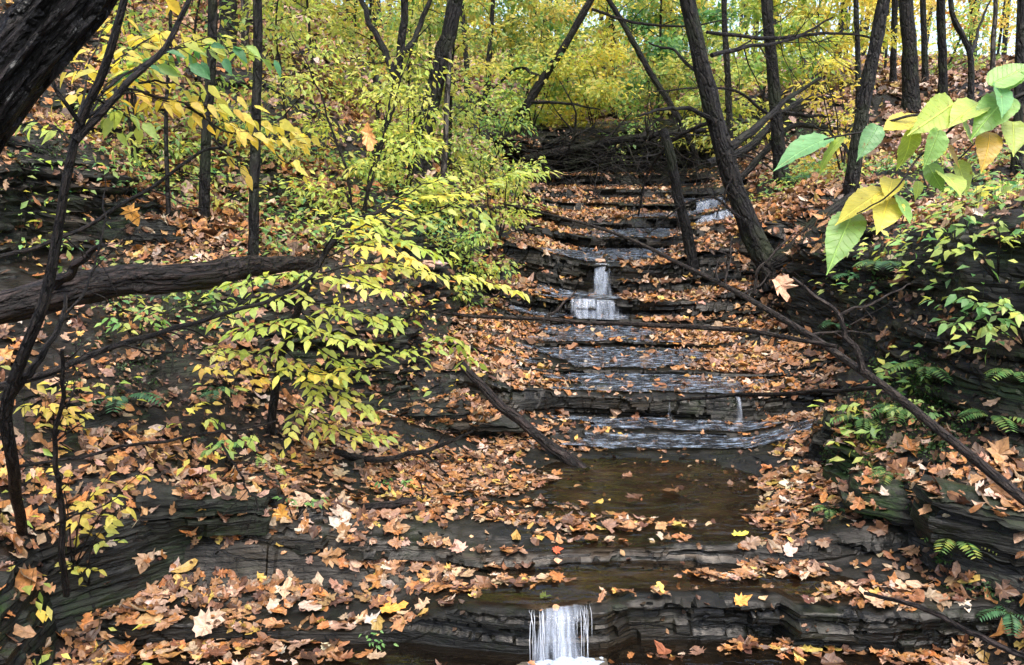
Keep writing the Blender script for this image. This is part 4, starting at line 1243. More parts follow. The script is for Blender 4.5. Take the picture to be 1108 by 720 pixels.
build('branches', mb, M_BARK, root)
mb = MB(); crown_leaves(mb, lines, 500, .08, PAL_YELLOW, .12, LEAF_SMALL); build('crown', mb, M_LEAF, root, smooth=False)

# --- fallen and hanging branches
def branch(label, pts, w, mat=M_TWIG, name='fallen_branch', cat='branch', twigs=0, tl=.3, forks=(), sides=8, wander=.012, rough=.1, seed=0, part=True):
    q = path3(pts); Ys = np.array([p[2] for p in pts])
    base = q[0]
    root = thing(name, base, label, cat)
    rs = np.random.default_rng(seed + 7)
    ww = np.interp(np.linspace(0, 1, 24), np.linspace(0, 1, len(w)), w)
    rad = ww * .5 * np.interp(np.linspace(0, 1, 24), np.linspace(0, 1, len(Ys)), Ys) / FPX
    mb = MB(); c = tube(mb, q, rad, sides, 60, rough=rough, wander=wander, seed=seed)
    build('stem', mb, mat, root)
    lines = [c]
    for i, (fp, fw0, fw1) in enumerate(forks):
        fq = path3(fp); mb = MB(); Yf = np.mean([p[2] for p in fp])
        lc = tube(mb, fq, [wpx(fw0, Yf), wpx(fw1, Yf)], 7, 26, wander=.01, seed=seed + i + 40)
        lines.append(lc)
        fo = build('fork', mb, mat, root)
        for j in range(max(2, twigs // 3) if twigs else 0):
            mb = MB(); twigs_from(mb, lc, 1, tl * .6, wpx(fw1, Yf) * .8, rs, sub=0); build('twig', mb, mat, fo)
    if twigs:
        for i in range(twigs):
            mb = MB(); tc = twigs_from(mb, c, 1, tl, rad.min() * 1.0 + .0008, rs, sub=0)[0]
            tw = build('twig', mb, mat, root)
            for j in range(2):
                mb = MB(); twigs_from(mb, tc, 1, tl * .5, rad.min() * .6 + .0004, rs, sub=0, tmin=.3); build('twig', mb, mat, tw)
    return root, lines

def Yh(px, py, off):
    h = hit(px, py); return h[1] - off
branch('thick black fallen log sloping down to the left, resting on the left bank', [(-270, 448, 2.6), (-170, 395, 2.66), (-60, 352, 2.75), (20, 328, 2.9), (75, 313, 3.0), (140, 304, 3.2), (230, 297, 3.5), (345, 284, Yh(345, 284, .02))], [42, 40, 38, 36, 34, 32, 28, 24, 18, 8], M_LOG, 'fallen_log', 'log', sides=28, wander=.02, rough=.22, seed=1,
       forks=[([(55, 312, 2.95), (75, 296, 2.9), (92, 280, 2.85), (112, 264, 2.8)], 14, 4)])
branch('long bare fallen sapling sloping from the near right bank across the stream', [(1290, 700, 1.62), (1200, 620, 1.78), (1130, 560, 1.95), (1035, 484, 2.3), (940, 407, 2.8), (845, 345, 3.5), (740, 287, 4.6), (640, 245, 5.8), (545, 222, 7.0)], [14, 13.5, 12.5, 10, 7.5, 5.5, 4, 3, 2], M_TWIGLIGHT, 'fallen_sapling', 'branch', twigs=7, tl=.45, seed=2, sides=12,
       forks=[([(934, 402, 2.83), (914, 355, 2.85), (905, 341, 2.87), (882, 322, 2.9), (858, 303, 2.95)], 8, 2.5), ([(906, 342, 2.87), (945, 326, 2.9), (985, 308, 3.0)], 3.5, 1.5), ([(816, 318, 3.7), (818, 300, 3.7), (836, 275, 3.7), (862, 252, 3.75)], 4, 1.5)])
branch('thin pale branch lying level across the stream at mid height', [(905, 375, 2.95), (800, 358, 3.3), (700, 352, 3.6), (600, 348, 3.9), (520, 343, 4.1), (428, 330, 4.3)], [5, 5.5, 5, 4.5, 4, 2], M_TWIGLIGHT, twigs=9, tl=.25, seed=3, forks=[([(588, 348, 3.92), (605, 332, 3.95), (622, 318, 4.0)], 4, 1.5)])
branch('thin dark branch spanning the lower dark ledge on the right', [(958, 419, 3.2), (870, 425, 3.7), (800, 429, 4.2), (715, 433, 4.6)], [4.5, 5, 4.5, 2.5], M_TWIG, seed=4)
branch('straight black pole slanting from the left ledge down into the pool', [(634, 511, Yh(634, 511, .0)), (585, 476, 4.35), (540, 436, 4.45), (496, 392, 4.55)], [14, 12, 11, 8], M_LOG, seed=5, sides=12, wander=.01)
branch('crooked dark stick lying on leaves beside the middle pool', [(393, 549, Yh(393, 549, .03)), (430, 546, Yh(430, 546, .03)), (470, 543, Yh(470, 543, .03)), (522, 541, Yh(522, 541, .03))], [9, 10, 8, 4], M_LOG, seed=6, twigs=3, tl=.15)
branch('dark forked branch arching over leaves under the bare earth bank', [(362, 488, 3.7), (400, 498, 3.75), (455, 489, 3.9), (512, 468, 4.1)], [8, 7, 5, 2.5], M_TWIG, seed=7, twigs=5, tl=.25, forks=[([(455, 489, 3.9), (470, 500, 3.9), (482, 514, 3.9)], 4, 2)])
branch('thin rootlike branch trailing over the lower right corner leaves', [(935, 642, 2.62), (990, 656, 2.5), (1050, 685, 2.35), (1125, 716, 2.2)], [4, 6, 7, 8], M_LOG, seed=8, twigs=2, tl=.12)
branch('long thin dark branch sweeping up from the left edge to the beech', [(-20, 424, 2.3), (40, 408, 2.4), (120, 378, 2.6), (220, 346, 2.9), (320, 314, 3.3), (350, 280, 3.5)], [9, 8, 6, 5, 4, 2.5], M_TWIG, seed=9, twigs=8, tl=.3)
branch('fine twig slanting across the low left slope', [(20, 505, 2.5), (110, 492, 2.7), (200, 472, 2.95), (300, 458, 3.3)], [4, 4, 3, 2], M_TWIG, seed=10, twigs=5, tl=.2)
branch('fine curved twig crossing above the fallen log', [(-10, 280, 2.3), (60, 262, 2.45), (140, 215, 2.6), (230, 160, 2.8), (312, 142, 3.0)], [5, 4.5, 4, 3, 2], M_TWIG, seed=11, twigs=7, tl=.3)
branch('dead black limb resting on the log jam behind the leaning trunk', [(765, 178, 9.0), (810, 160, 9.4), (860, 112, 9.8), (905, 105, 10.0)], [10, 9, 6, 3], M_BARK, seed=12, twigs=14, tl=.9)
branch('dead limb stretching right from the jam towards the leaning stem', [(790, 205, 9.0), (850, 142, 9.2), (885, 138, 9.3), (925, 143, 9.4)], [8, 7, 5, 2], M_BARK, seed=13, twigs=12, tl=.7)
branch('weathered dark log lying over the shadowed recess at the stream head', [(566, 172, 12.2), (640, 158, 12.0), (705, 146, 11.6), (775, 140, 11.2)], [8, 9, 7, 5], M_BARK, seed=14, twigs=16, tl=1.0)
branch('tangled dead bough drooping left of the leaning trunk', [(775, 130, 7.2), (730, 150, 7.6), (700, 190, 8.0), (690, 235, 8.2)], [5, 4, 3, 2], M_TWIG, seed=15, twigs=22, tl=.8)
branch('bare bough fanning out in front of the straight dark trunk', [(770, 60, 7.0), (810, 50, 7.4), (860, 42, 7.8), (900, 20, 8)], [5, 4, 3, 2], M_TWIG, seed=16, twigs=14, tl=.8)
branch('arching bare bough between the brush and the leaning trunk', [(690, 235, 9.5), (640, 215, 10), (600, 225, 10.2)], [4, 3, 2], M_TWIG, seed=17, twigs=16, tl=.8)
branch('long dead twig hanging across the top right woods', [(765, 35, 7.5), (830, 42, 7.8), (900, 35, 8.2), (960, 45, 8.5)], [4, 4, 3, 1.5], M_TWIG, seed=18, twigs=10, tl=.5)

branch('fine dead twigs fanning left from the foot of the leaning trunk', [(800, 235, 6.6), (770, 215, 6.6), (735, 225, 6.7), (700, 255, 6.8)], [3.5, 2.5, 2, 1.2], M_TWIG, seed=19, twigs=18, tl=.6)
branch('wispy dead twigs hanging before the leaning trunk\'s middle', [(778, 150, 6.4), (790, 190, 6.4), (775, 235, 6.4)], [2.5, 2, 1], M_TWIG, seed=20, twigs=18, tl=.55)
branch('thin bare bough reaching over the log jam from the straight trunk', [(838, 130, 8.6), (800, 100, 8.4), (755, 95, 8.2), (705, 100, 8.0)], [3.5, 3, 2, 1.2], M_TWIG, seed=21, twigs=16, tl=.7)
branch('bare twigs crossing the top between the arching sapling and leaning trunk', [(640, 10, 9.0), (680, 22, 9.0), (740, 30, 9.0), (790, 20, 9.0)], [3, 3, 2, 1], M_TWIG, seed=22, twigs=12, tl=.7)
branch('fine bare twig bending over the left slope beside the black shrub', [(70, 345, 2.3), (95, 300, 2.4), (110, 240, 2.5), (118, 190, 2.6)], [3, 2.5, 2, 1], M_TWIG, seed=23, twigs=9, tl=.25)
branch('thin upright dead stem on the left slope in front of the low ledge', [(72, 645, 2.55), (66, 560, 2.5), (62, 470, 2.45), (70, 380, 2.4)], [8, 7, 5.5, 4], M_TWIG, seed=24, twigs=10, tl=.18, name='dead_sapling', cat='dead sapling')
branch('roots and fine twigs dangling over the low ledge below the yellow seedlings', [(240, 480, 2.95), (262, 520, 2.95), (280, 552, 2.95)], [3, 2.5, 1.2], M_TWIG, seed=25, twigs=12, tl=.22)

# brush pile in the dark recess
root = thing('brush_pile', (P(660, 190, 12.0)[0], 12.0, bedz(12)), 'tangled dark brush heaped in the shaded recess at the stream head', 'brush pile')
mb = MB(); rs = np.random.default_rng(77)
for i in range(340):
    a = P(rs.uniform(565, 780), rs.uniform(152, 208), rs.uniform(11.2, 12.9)); d = unit(np.array([rs.normal(0, 1), rs.normal(0, .5), rs.normal(.05, .28)])); L = rs.uniform(.3, 1.3)
    q = [a - d * L * .5, a + rs.normal(0, .10, 3), a + d * L * .5 + rs.normal(0, .15, 3)]
    tube(mb, q, [rs.choice([.003, .005, .007, .012]), .002], 5, 10, cap=False)
build('sticks', mb, M_BARK, root)

# --- thin dark shrub stems near the camera on the left, carrying the yellow leaves
def spray(mbt, mbl, line, size, pal, spacing=.035, sub=.14, subn=None, r=.0022, seed=0, droop=.35, temps=LEAF_BEECH, tmin=.15, colbase=None, face=-.35, flat=.2):
    """a branch with alternate side twigs and two ranks of leaves, in a flat layer"""
    rs = np.random.default_rng(seed)
    L = np.linalg.norm(np.diff(line, axis=0), axis=1).sum()
    twl = [line[int(len(line) * tmin):]]
    n = subn or max(2, int(L / .055))
    for i in range(n):
        t = tmin + (1 - tmin) * (i + .5) / n; k = min(int(t * (len(line) - 1)), len(line) - 2)
        d = unit(line[k + 1] - line[k]); side = unit(np.cross(d, [0, 0, 1])) * (1 if i % 2 else -1)
        l = sub * (1.25 - .75 * t) * rs.uniform(.5, 1.25)
        dd = unit(d * .75 + side * .8 + np.array([0, 0, rs.normal(0, flat)]))
        q = line[k] + dd * np.linspace(0, l, 4)[:, None] + np.array([0, 0, -droop * .25]) * (np.linspace(0, 1, 4)[:, None] ** 2) * l
        twl.append(tube(mbt, q, [r * .5, r * .25], 4, 8, cap=False))
    pos, ax, nn = [], [], []
    for l in twl:
        ll = np.linalg.norm(np.diff(l, axis=0), axis=1).sum(); m = max(2, int(ll / spacing))
        for i in range(m):
            t = (i + .7) / m; k = min(int(t * (len(l) - 1)), len(l) - 2); f = t * (len(l) - 1) - k
            d = unit(l[k + 1] - l[k]); side = unit(np.cross(d, [0, 0, 1])) * (1 if i % 2 else -1)
            if i == m - 1: side = side * .1
            pos.append(l[k] * (1 - f) + l[k + 1] * f + rs.normal(0, .004, 3))
            ax.append(unit(d * .6 + side * .8 + np.array([0, 0, -droop * rs.uniform(.3, 1.8)])))
            nn.append(unit(np.array([0, face, 1.0]) + rs.normal(0, .30, 3)))
    n = len(pos)
    cb = colbase if colbase is not None else pick(pal, 1, .1)[0]
    col = np.clip(.5 * cb + .5 * pick(pal, n, .15), 0, 1)
    leaves(mbl, temps, pos, ax, nn, size * rs.uniform(.65, 1.15, n), col)

h = hit(22, 575)
root = thing('shrub', h, 'tall thin black shrub forking at the left edge, hung with bright yellow leaves', 'shrub')
def stem(pts, w, parent, nm='stem', mat=M_TWIG, seed=0, sides=10, wander=.01):
    q = path3(pts); mb = MB(); Y = np.mean([p[2] for p in pts])
    c = tube(mb, q, [wpx(x, Y) for x in w], sides, 40, rough=.1, wander=wander, seed=seed); build(nm, mb, mat, parent); return c
Y0 = 2.15
stem([(24, 580, h[1]), (18, 510, 2.3), (4, 440, 2.2), (36, 350, Y0), (60, 255, Y0), (86, 140, Y0), (112, 78, Y0), (133, 5, Y0), (150, -60, Y0), (170, -160, 2.2)], [13, 13, 14, 13, 12, 10, 9, 8, 6, 4], root, seed=60)
f = stem([(82, 152, Y0), (128, 98, 2.2), (178, 48, 2.3), (206, 0, 2.35), (230, -50, 2.4)], [8, 7, 6, 5, 3], root, 'fork', seed=61)
stem([(8, 432, 2.2), (40, 395, 2.2), (66, 345, 2.25), (70, 320, 2.3)], [11, 8, 6, 4], root, 'fork', seed=62)
stem([(88, 135, Y0), (62, 95, 2.1), (50, 40, 2.1), (40, -20, 2.1)], [5, 4, 3, 2], root, 'fork', seed=63)
mbt, mbl = MB(), MB()
SP = [([(100, 110, 2.2), (150, 70, 2.4), (220, 50, 2.6), (286, 62, 2.75)], PAL_TEAL + [(6, .34, .46, .09), (5, .45, .52, .09)], .062), ([(90, 130, 2.2), (140, 100, 2.35), (200, 118, 2.5), (262, 140, 2.6)], PAL_YELLOW, .062),
      ([(130, 95, 2.2), (190, 110, 2.5), (260, 125, 2.7), (332, 148, 2.8)], PAL_YELLOW, .06), ([(95, 120, 2.2), (120, 70, 2.4), (160, 45, 2.6), (190, 30, 2.8)], PAL_YELLOW, .06),
      ([(85, 140, 2.2), (105, 110, 2.3), (130, 85, 2.5), (170, 90, 2.6)], PAL_YELLOW, .06), ([(200, 112, 2.5), (245, 145, 2.55), (290, 150, 2.6), (330, 155, 2.7)], PAL_YELLOW, .058),
      ([(80, 160, 2.2), (60, 140, 2.25), (48, 132, 2.3)], PAL_YGREEN, .05), ([(110, 100, 2.2), (170, 60, 2.5), (230, 40, 2.7), (260, 60, 2.8)], PAL_YGREEN, .06),
      ([(100, 105, 2.2), (135, 125, 2.3), (150, 140, 2.35)], PAL_YGREEN, .06), ([(230, 150, 2.75), (250, 175, 2.75), (262, 182, 2.75)], PAL_YELLOW, .05), ([(290, 150, 2.7), (300, 172, 2.7), (318, 178, 2.7)], PAL_YELLOW, .05),
      ([(150, 90, 2.4), (200, 90, 2.5), (240, 105, 2.6)], PAL_YELLOW, .058), ([(84, 130, 2.2), (95, 75, 2.5), (112, 30, 2.7), (130, 20, 2.8)], PAL_YELLOW, .055)]
for i, (pp_, pal, sz) in enumerate(SP):
    q = path3(pp_); c = tube(mbt, q, [.004, .0012], 5, 24, wander=.008, seed=i, cap=False)
    spray(mbt, mbl, c, sz, pal, .042, .13, seed=i + 200, droop=.5, tmin=.25, face=-.8, flat=.35)
build('twigs', mbt, M_TWIG, root); build('foliage', mbl, M_LEAF, root)

# --- the yellow-green beech in the middle of the left bank
h = hit(292, 470)
root = thing('beech_sapling', h, 'yellow green beech sapling spreading flat sprays from the left bank over the stream', 'sapling')
B = [(292, 472, h[1]), (298, 410, 3.75), (318, 345, 3.7), (340, 290, 3.7), (372, 250, 3.75), (420, 222, 3.9)]
main = stem(B, [10, 9, 8, 7, 5, 4], root, 'trunk', seed=70)
BR = [([(338, 298, 3.7), (400, 286, 3.7), (470, 297, 3.75), (520, 302, 3.8), (562, 315, 3.85)], PAL_YGREEN), ([(330, 325, 3.7), (380, 338, 3.5), (432, 350, 3.4)], PAL_YGREEN),
      ([(345, 282, 3.7), (420, 250, 3.85), (480, 225, 4.0), (540, 192, 4.2), (594, 184, 4.3)], PAL_YGREEN), ([(318, 350, 3.7), (370, 392, 3.6), (430, 384, 3.7), (490, 364, 3.9), (506, 396, 4.0)], PAL_YGREEN),
      ([(333, 310, 3.7), (285, 325, 3.4), (238, 348, 3.2)], PAL_YGREEN), ([(312, 372, 3.7), (270, 384, 3.5), (232, 378, 3.4)], PAL_YGREEN), ([(340, 285, 3.7), (400, 240, 3.8), (460, 214, 4.0), (515, 208, 4.1)], PAL_YELLOW + PAL_YGREEN),
      ([(350, 272, 3.7), (378, 236, 3.6), (410, 245, 3.6)], PAL_YGREEN), ([(305, 395, 3.75), (365, 428, 3.6), (404, 446, 3.6)], PAL_YGREEN), ([(300, 430, 3.8), (360, 462, 3.6), (416, 476, 3.55)], PAL_YELLOW + PAL_YGREEN),
      ([(345, 288, 3.7), (300, 298, 3.5), (248, 306, 3.35)], PAL_YGREEN), ([(390, 240, 3.8), (440, 262, 3.8), (482, 280, 3.85)], PAL_YGREEN), ([(470, 225, 4.0), (505, 225, 4.0), (535, 250, 4.0)], PAL_YGREEN),
      ([(325, 335, 3.7), (345, 360, 3.5), (400, 372, 3.4)], PAL_YGREEN), ([(310, 380, 3.7), (340, 405, 3.5), (372, 402, 3.45)], PAL_YELLOW + PAL_YGREEN), ([(335, 300, 3.7), (380, 305, 3.5), (430, 318, 3.4)], PAL_YGREEN),
      ([(360, 262, 3.7), (420, 268, 3.6), (460, 290, 3.6)], PAL_YELLOW + PAL_YGREEN), ([(420, 222, 3.9), (460, 200, 4.0), (490, 190, 4.1)], PAL_YGREEN), ([(320, 340, 3.7), (290, 352, 3.5), (262, 362, 3.4)], PAL_YGREEN)]
mbt, mbl = MB(), MB()
for i, (pp_, pal) in enumerate(BR):
    q = path3(pp_); c = tube(mbt, q, [.0045, .0014], 5, 30, wander=.010, seed=i + 30, cap=False)
    spray(mbt, mbl, c, .060, pal, .029, .18, seed=i + 300, droop=.22, tmin=.15, face=-.30, flat=.10)
build('twigs', mbt, M_TWIG, root); build('foliage', mbl, M_LEAF, root)

# --- large leaves close to the camera on the right
YB = 1.12
root = thing('leafy_branch', P(1130, 96, YB), 'hanging twig of large green and yellow leaves at the upper right, closest to the camera', 'branch')
mb = MB()
tube(mb, path3([(1150, 84, YB), (1060, 120, YB), (985, 128, YB), (935, 142, YB), (893, 151, YB)]), [.0030, .0012], 7, 40, wander=.004, seed=3)
tube(mb, path3([(1045, 125, YB), (1000, 165, YB - .02), (968, 208, YB - .03), (925, 230, YB - .03)]), [.0018, .0010], 6, 30, wander=.004, seed=4)
tube(mb, path3([(1130, 92, YB), (1085, 118, YB + .03), (1060, 150, YB + .04), (1035, 175, YB + .04)]), [.0020, .0010], 6, 30, wander=.004, seed=5)
tube(mb, [np.array([1.75, 1.5, ground(1.75, 1.5) - .05]), np.array([1.62, 1.42, 1.3]), P(1260, 90, 1.25), P(1150, 84, YB)], [.008, .006, .004, .003], 7, 40, wander=.01, seed=6)
build('twig', mb, M_TWIG, root)
GL, YG, YL, OR = (.20, .36, .09), (.34, .45, .09), (.54, .48, .08), (.52, .34, .06)
TE = (.15, .33, .13)
LV = [(898, 149, 830, 174, TE, .3), (914, 148, 870, 184, YG, .25), (950, 136, 926, 177, TE, .75), (998, 128, 946, 150, YL, .35), (1032, 112, 990, 142, YG, .8), (986, 138, 984, 198, YG, .9), (1016, 140, 1000, 188, GL, .6),
      (1040, 128, 1050, 162, YG, .6), (1060, 112, 1028, 128, YG, .4), (1071, 143, 1071, 175, OR, .9), (1096, 132, 1099, 170, YG, .95), (1070, 92, 1122, 70, GL, .6), (1080, 92, 1094, 124, TE, .8), (1092, 104, 1058, 132, GL, .5),
      (1036, 174, 1050, 216, YG, .8), (1004, 178, 1022, 212, GL, .7), (1020, 188, 1048, 204, YG, .6), (994, 196, 994, 216, YG, .8), (962, 214, 950, 254, YL, .8), (972, 212, 982, 250, GL, .9), (960, 206, 896, 236, YL, .35),
      (924, 230, 898, 276, GL, .6), (966, 194, 960, 216, YL, .5), (1026, 158, 1036, 186, OR, .4), (1112, 80, 1080, 100, GL, .5)]
for i, (a, b, c, d, col, facing) in enumerate(LV):
    p0 = P(a, b, YB + rng.uniform(-.03, .03)); p1 = P(c, d, YB - .01 + rng.uniform(-.05, .03))
    ax = p1 - p0; nrm_ = np.array([rng.normal(0, .25), -facing, 1.0 - facing * .9])
    mb = MB(); leaves(mb, [LEAF_BIG[i % 4]], p0[None], ax[None], nrm_[None], np.array([np.linalg.norm(ax) * .9]), np.clip(np.array([col]) * rng.uniform(.85, 1.1), 0, 1))
    build('leaf', mb, M_BIGLEAF, root)
# ---------------------------------------------------------------- understory: every sapling and shrub its own thing
def sapling(label, px, Y, hgt, spread, n, pal, leaf=.075, low=.15, lean=(0, 0), name='sapling', cat='sapling', stems=1, nl=14, temps=None, mat=None, seed=0, group=None, base=None):
    rs = np.random.default_rng(seed + 900)
    b = at(px, Y) if base is None else np.asarray(base, float)
    root = thing(name, b, label, cat, group)
    mb = MB(); lines = []
    for s in range(stems):
        az = rs.uniform(0, 2 * PI); sp = (.35 if stems > 1 else .06) * hgt
        top = b + np.array([lean[0] + math.cos(az) * sp, lean[1] + math.sin(az) * sp * .6, hgt * rs.uniform(.85, 1.05)])
        mid = (b + top) / 2 + rs.normal(0, .05 * hgt, 3)
        r = .006 + .005 * hgt
        c = tube(mb, [b - [0, 0, .08], mid, top], [r, r * .6, r * .2], 7, 26, wander=.02, seed=seed + s)
        k_ = max(3, nl // stems)
        for i in range(k_):
            t = low + (1 - low) * (i + rs.uniform(.2, .8)) / k_; k = min(int(t * 25), 24)
            a2 = i * 2.4 + seed; l = spread * (1.1 - .6 * t) * rs.uniform(.6, 1.2)
            dd = np.array([math.cos(a2), math.sin(a2), rs.uniform(.1, .6)]); q = [c[k]]
            for j in range(4):
                q.append(q[-1] + unit(dd) * l / 4); dd = dd + rs.normal(0, .18, 3) + [0, 0, -.14]
            lc = tube(mb, q, [r * .35, r * .08], 5, 9, cap=False)
            lines += [lc, lc] + twigs_from(mb, lc, 3, l * .6, r * .12, rs, sub=0, flat=.25)
    build('stem', mb, mat or M_TWIG, root)
    mb = MB(); crown_leaves(mb, lines, int(n * 1.0), leaf, pal, .045 + .05 * spread, temps or LEAF_SMALL, .35)
    build('foliage', mb, M_LEAF, root)
    return root

SAP = [
 ('pale yellow sapling on the crest of the left hill beside the grey trunk', 300, 9.5, 2.6, .8, 900, PAL_MIX, .08),
 ('bushy light green sapling in front of the dark far trunk, upper left', 348, 8.6, 2.2, .8, 1100, PAL_YGREEN + PAL_MIX, .07),
 ('pinkish orange leaved young maple halfway up behind the forked tree', 385, 10.5, 2.4, .7, 700, PAL_ORANGE + PAL_MIX, .08),
 ('tall yellow green sapling directly behind the forked thin tree', 415, 9.0, 3.0, .8, 1300, PAL_YGREEN + PAL_MIX, .07),
 ('light green shrub around the foot of the thick leaning trunk', 455, 7.6, 1.5, .6, 1100, PAL_YGREEN + PAL_GREEN, .055),
 ('slender lime sapling wrapped around the thin grey stem', 486, 7.8, 2.3, .55, 1100, PAL_YGREEN + PAL_MIX, .06),
 ('low green bush on the bank edge above the dark water steps', 520, 8.6, 1.0, .55, 900, PAL_GREEN + PAL_YGREEN, .055),
 ('yellow green shrub crowning the earth bank behind the beech', 440, 6.6, .9, .5, 800, PAL_YGREEN, .055),
 ('small bright shrub at the lip of the left bank by the tall step', 505, 6.6, .75, .4, 600, PAL_YGREEN + PAL_GREEN, .05),
 ('straggly green shrub hanging down the bank beside the cascades', 538, 7.2, .7, .4, 450, PAL_YGREEN + PAL_MIX, .05),
 ('pale mixed green and gold sapling behind the wavy brown stem', 530, 14.5, 3.6, 1.3, 1300, PAL_GOLD + PAL_MIX + PAL_GREEN, .11),
 ('tall pale yellow green sapling beyond the thick leaning trunk', 470, 14.0, 4.2, 1.4, 1500, PAL_YELLOW + PAL_MIX + PAL_TEAL, .11),
 ('soft green young tree behind the brush, centre of the top', 565, 16.0, 4.4, 1.5, 1700, PAL_TEAL + PAL_YGREEN, .12),
 ('creamy yellow shrub above the left end of the brush pile', 590, 14.5, 2.4, 1.2, 1400, PAL_GOLD + PAL_MIX + PAL_TEAL, .10),
 ('pale golden green sapling standing over the middle of the brush pile', 640, 16.0, 3.6, 1.4, 1400, PAL_YELLOW + PAL_MIX + PAL_GREEN, .12),
 ('deep green young tree left of the leaning black trunk', 705, 13.5, 4.6, 1.2, 1600, PAL_GREEN + PAL_TEAL, .11),
 ('yellow bush at the right end of the brush pile', 725, 14.0, 2.0, 1.2, 1200, PAL_YELLOW + PAL_MIX + PAL_GREEN, .10),
 ('yellow green shrub behind the foot of the leaning black trunk', 775, 12.0, 1.7, 1.0, 1200, PAL_YGREEN + PAL_MIX, .09),
 ('lime green sapling between the leaning and the straight dark trunks', 812, 13.0, 3.6, 1.1, 1400, PAL_GREEN + PAL_YGREEN, .10),
 ('yellow bush behind the dead limbs right of the straight dark trunk', 865, 14.0, 2.3, 1.2, 1500, PAL_YELLOW + PAL_YGREEN, .10),
 ('tall pale yellow young tree behind the dead limbs', 880, 18.0, 5.2, 1.7, 1800, PAL_YELLOW + PAL_MIX, .13),
 ('small bright yellow shrub beside the sharply leaning trunk', 905, 9.0, 1.25, .5, 350, PAL_YELLOW, .07),
 ('tall golden young tree behind the sharply leaning trunk', 940, 20.0, 5.6, 1.6, 1500, PAL_GOLD + PAL_YELLOW, .13),
 ('orange brown young oak beside the stout brown trunk', 1000, 21.0, 5.0, 1.4, 1000, PAL_ORANGE + PAL_GOLD, .13),
 ('yellow young tree above the crooked thin black tree', 1055, 22.0, 6.0, 1.6, 1200, PAL_YELLOW + PAL_MIX, .13),
 ('small green sapling under the crooked thin black tree', 1030, 15.0, 1.6, .7, 500, PAL_GREEN + PAL_YGREEN, .08),
 ('teal green young hemlock at the top left behind the yellow leaves', 215, 10.0, 3.2, 1.1, 1900, PAL_TEAL, .07),
 ('teal green tree between the broad dark trunk and the slender twins', 170, 12.0, 3.4, 1.2, 1500, PAL_TEAL + PAL_YGREEN, .09),
 ('yellow young tree on the hill crest behind the slender dark trunk', 318, 14.0, 3.6, 1.3, 1500, PAL_YELLOW + PAL_MIX, .11),
 ('tall lime young tree at the top behind the forked thin tree', 400, 17.0, 5.0, 1.6, 1700, PAL_YGREEN + PAL_TEAL, .12),
 ('pale gold young tree at the top between grey and black stems', 510, 20.0, 6.5, 1.7, 1800, PAL_GOLD + PAL_YELLOW, .14),
 ('pale yellow tree filling the top left of the leaning black trunk', 690, 22.0, 7.0, 1.9, 1700, PAL_YELLOW + PAL_YGREEN, .15),
 ('mid green tree behind the straight dark trunk', 800, 21.0, 6.5, 1.8, 1700, PAL_GREEN + PAL_YGREEN, .14),
 ('leafy green shrub draped over the left end of the shaded recess', 575, 12.72, 1.1, 1.0, 1100, PAL_GREEN + PAL_YGREEN, .08),
 ('pale yellow shrub hanging over the middle of the shaded recess', 640, 12.75, 1.1, 1.1, 1200, PAL_YELLOW + PAL_YGREEN, .08),
 ('mixed green and yellow shrub over the right part of the shaded recess', 705, 12.72, 1.1, 1.1, 1200, PAL_MIX + PAL_GREEN, .08),
 ('pale lime young tree standing well behind the brush pile', 610, 19.0, 4.0, 1.6, 1500, PAL_YGREEN + PAL_MIX, .12),
 ('soft green young tree well behind the arching bare sapling', 740, 18.0, 4.6, 1.6, 1500, PAL_TEAL + PAL_YGREEN, .12),
 ('young yellow green shrub rooted above the dark outcrop', 160, 5.6, 1.1, .5, 450, PAL_YGREEN + PAL_GREEN, .05),
 ('thin green sapling between the slender twin trunks', 252, 6.0, 1.7, .5, 500, PAL_GREEN + PAL_YGREEN, .055),
 ('young pale green sapling behind the thick log\'s thin end', 330, 6.2, 1.5, .5, 650, PAL_YGREEN + PAL_MIX, .055),
 ('spindly yellow green sapling over the bare earth bank', 390, 5.8, 1.2, .5, 500, PAL_YGREEN, .05),
 ('thin yellow sapling leaning over the left outcrop', 120, 7.0, 1.8, .7, 500, PAL_YELLOW + PAL_YGREEN, .065),
]
for i, (lb, px_, Y_, hg, sp, n_, pal, lf) in enumerate(SAP):
    bush = hg < 1.3
    sapling(lb, px_, Y_, hg, sp, int(n_ * 1.9), pal, lf, low=.05 if (bush or hg < 2.6) else .18, name='shrub' if bush else 'sapling', cat='shrub' if bush else 'sapling', stems=3 if bush else 1, nl=15 if bush else 18, temps=LEAF_FAR if Y_ > 12 else None, seed=i)

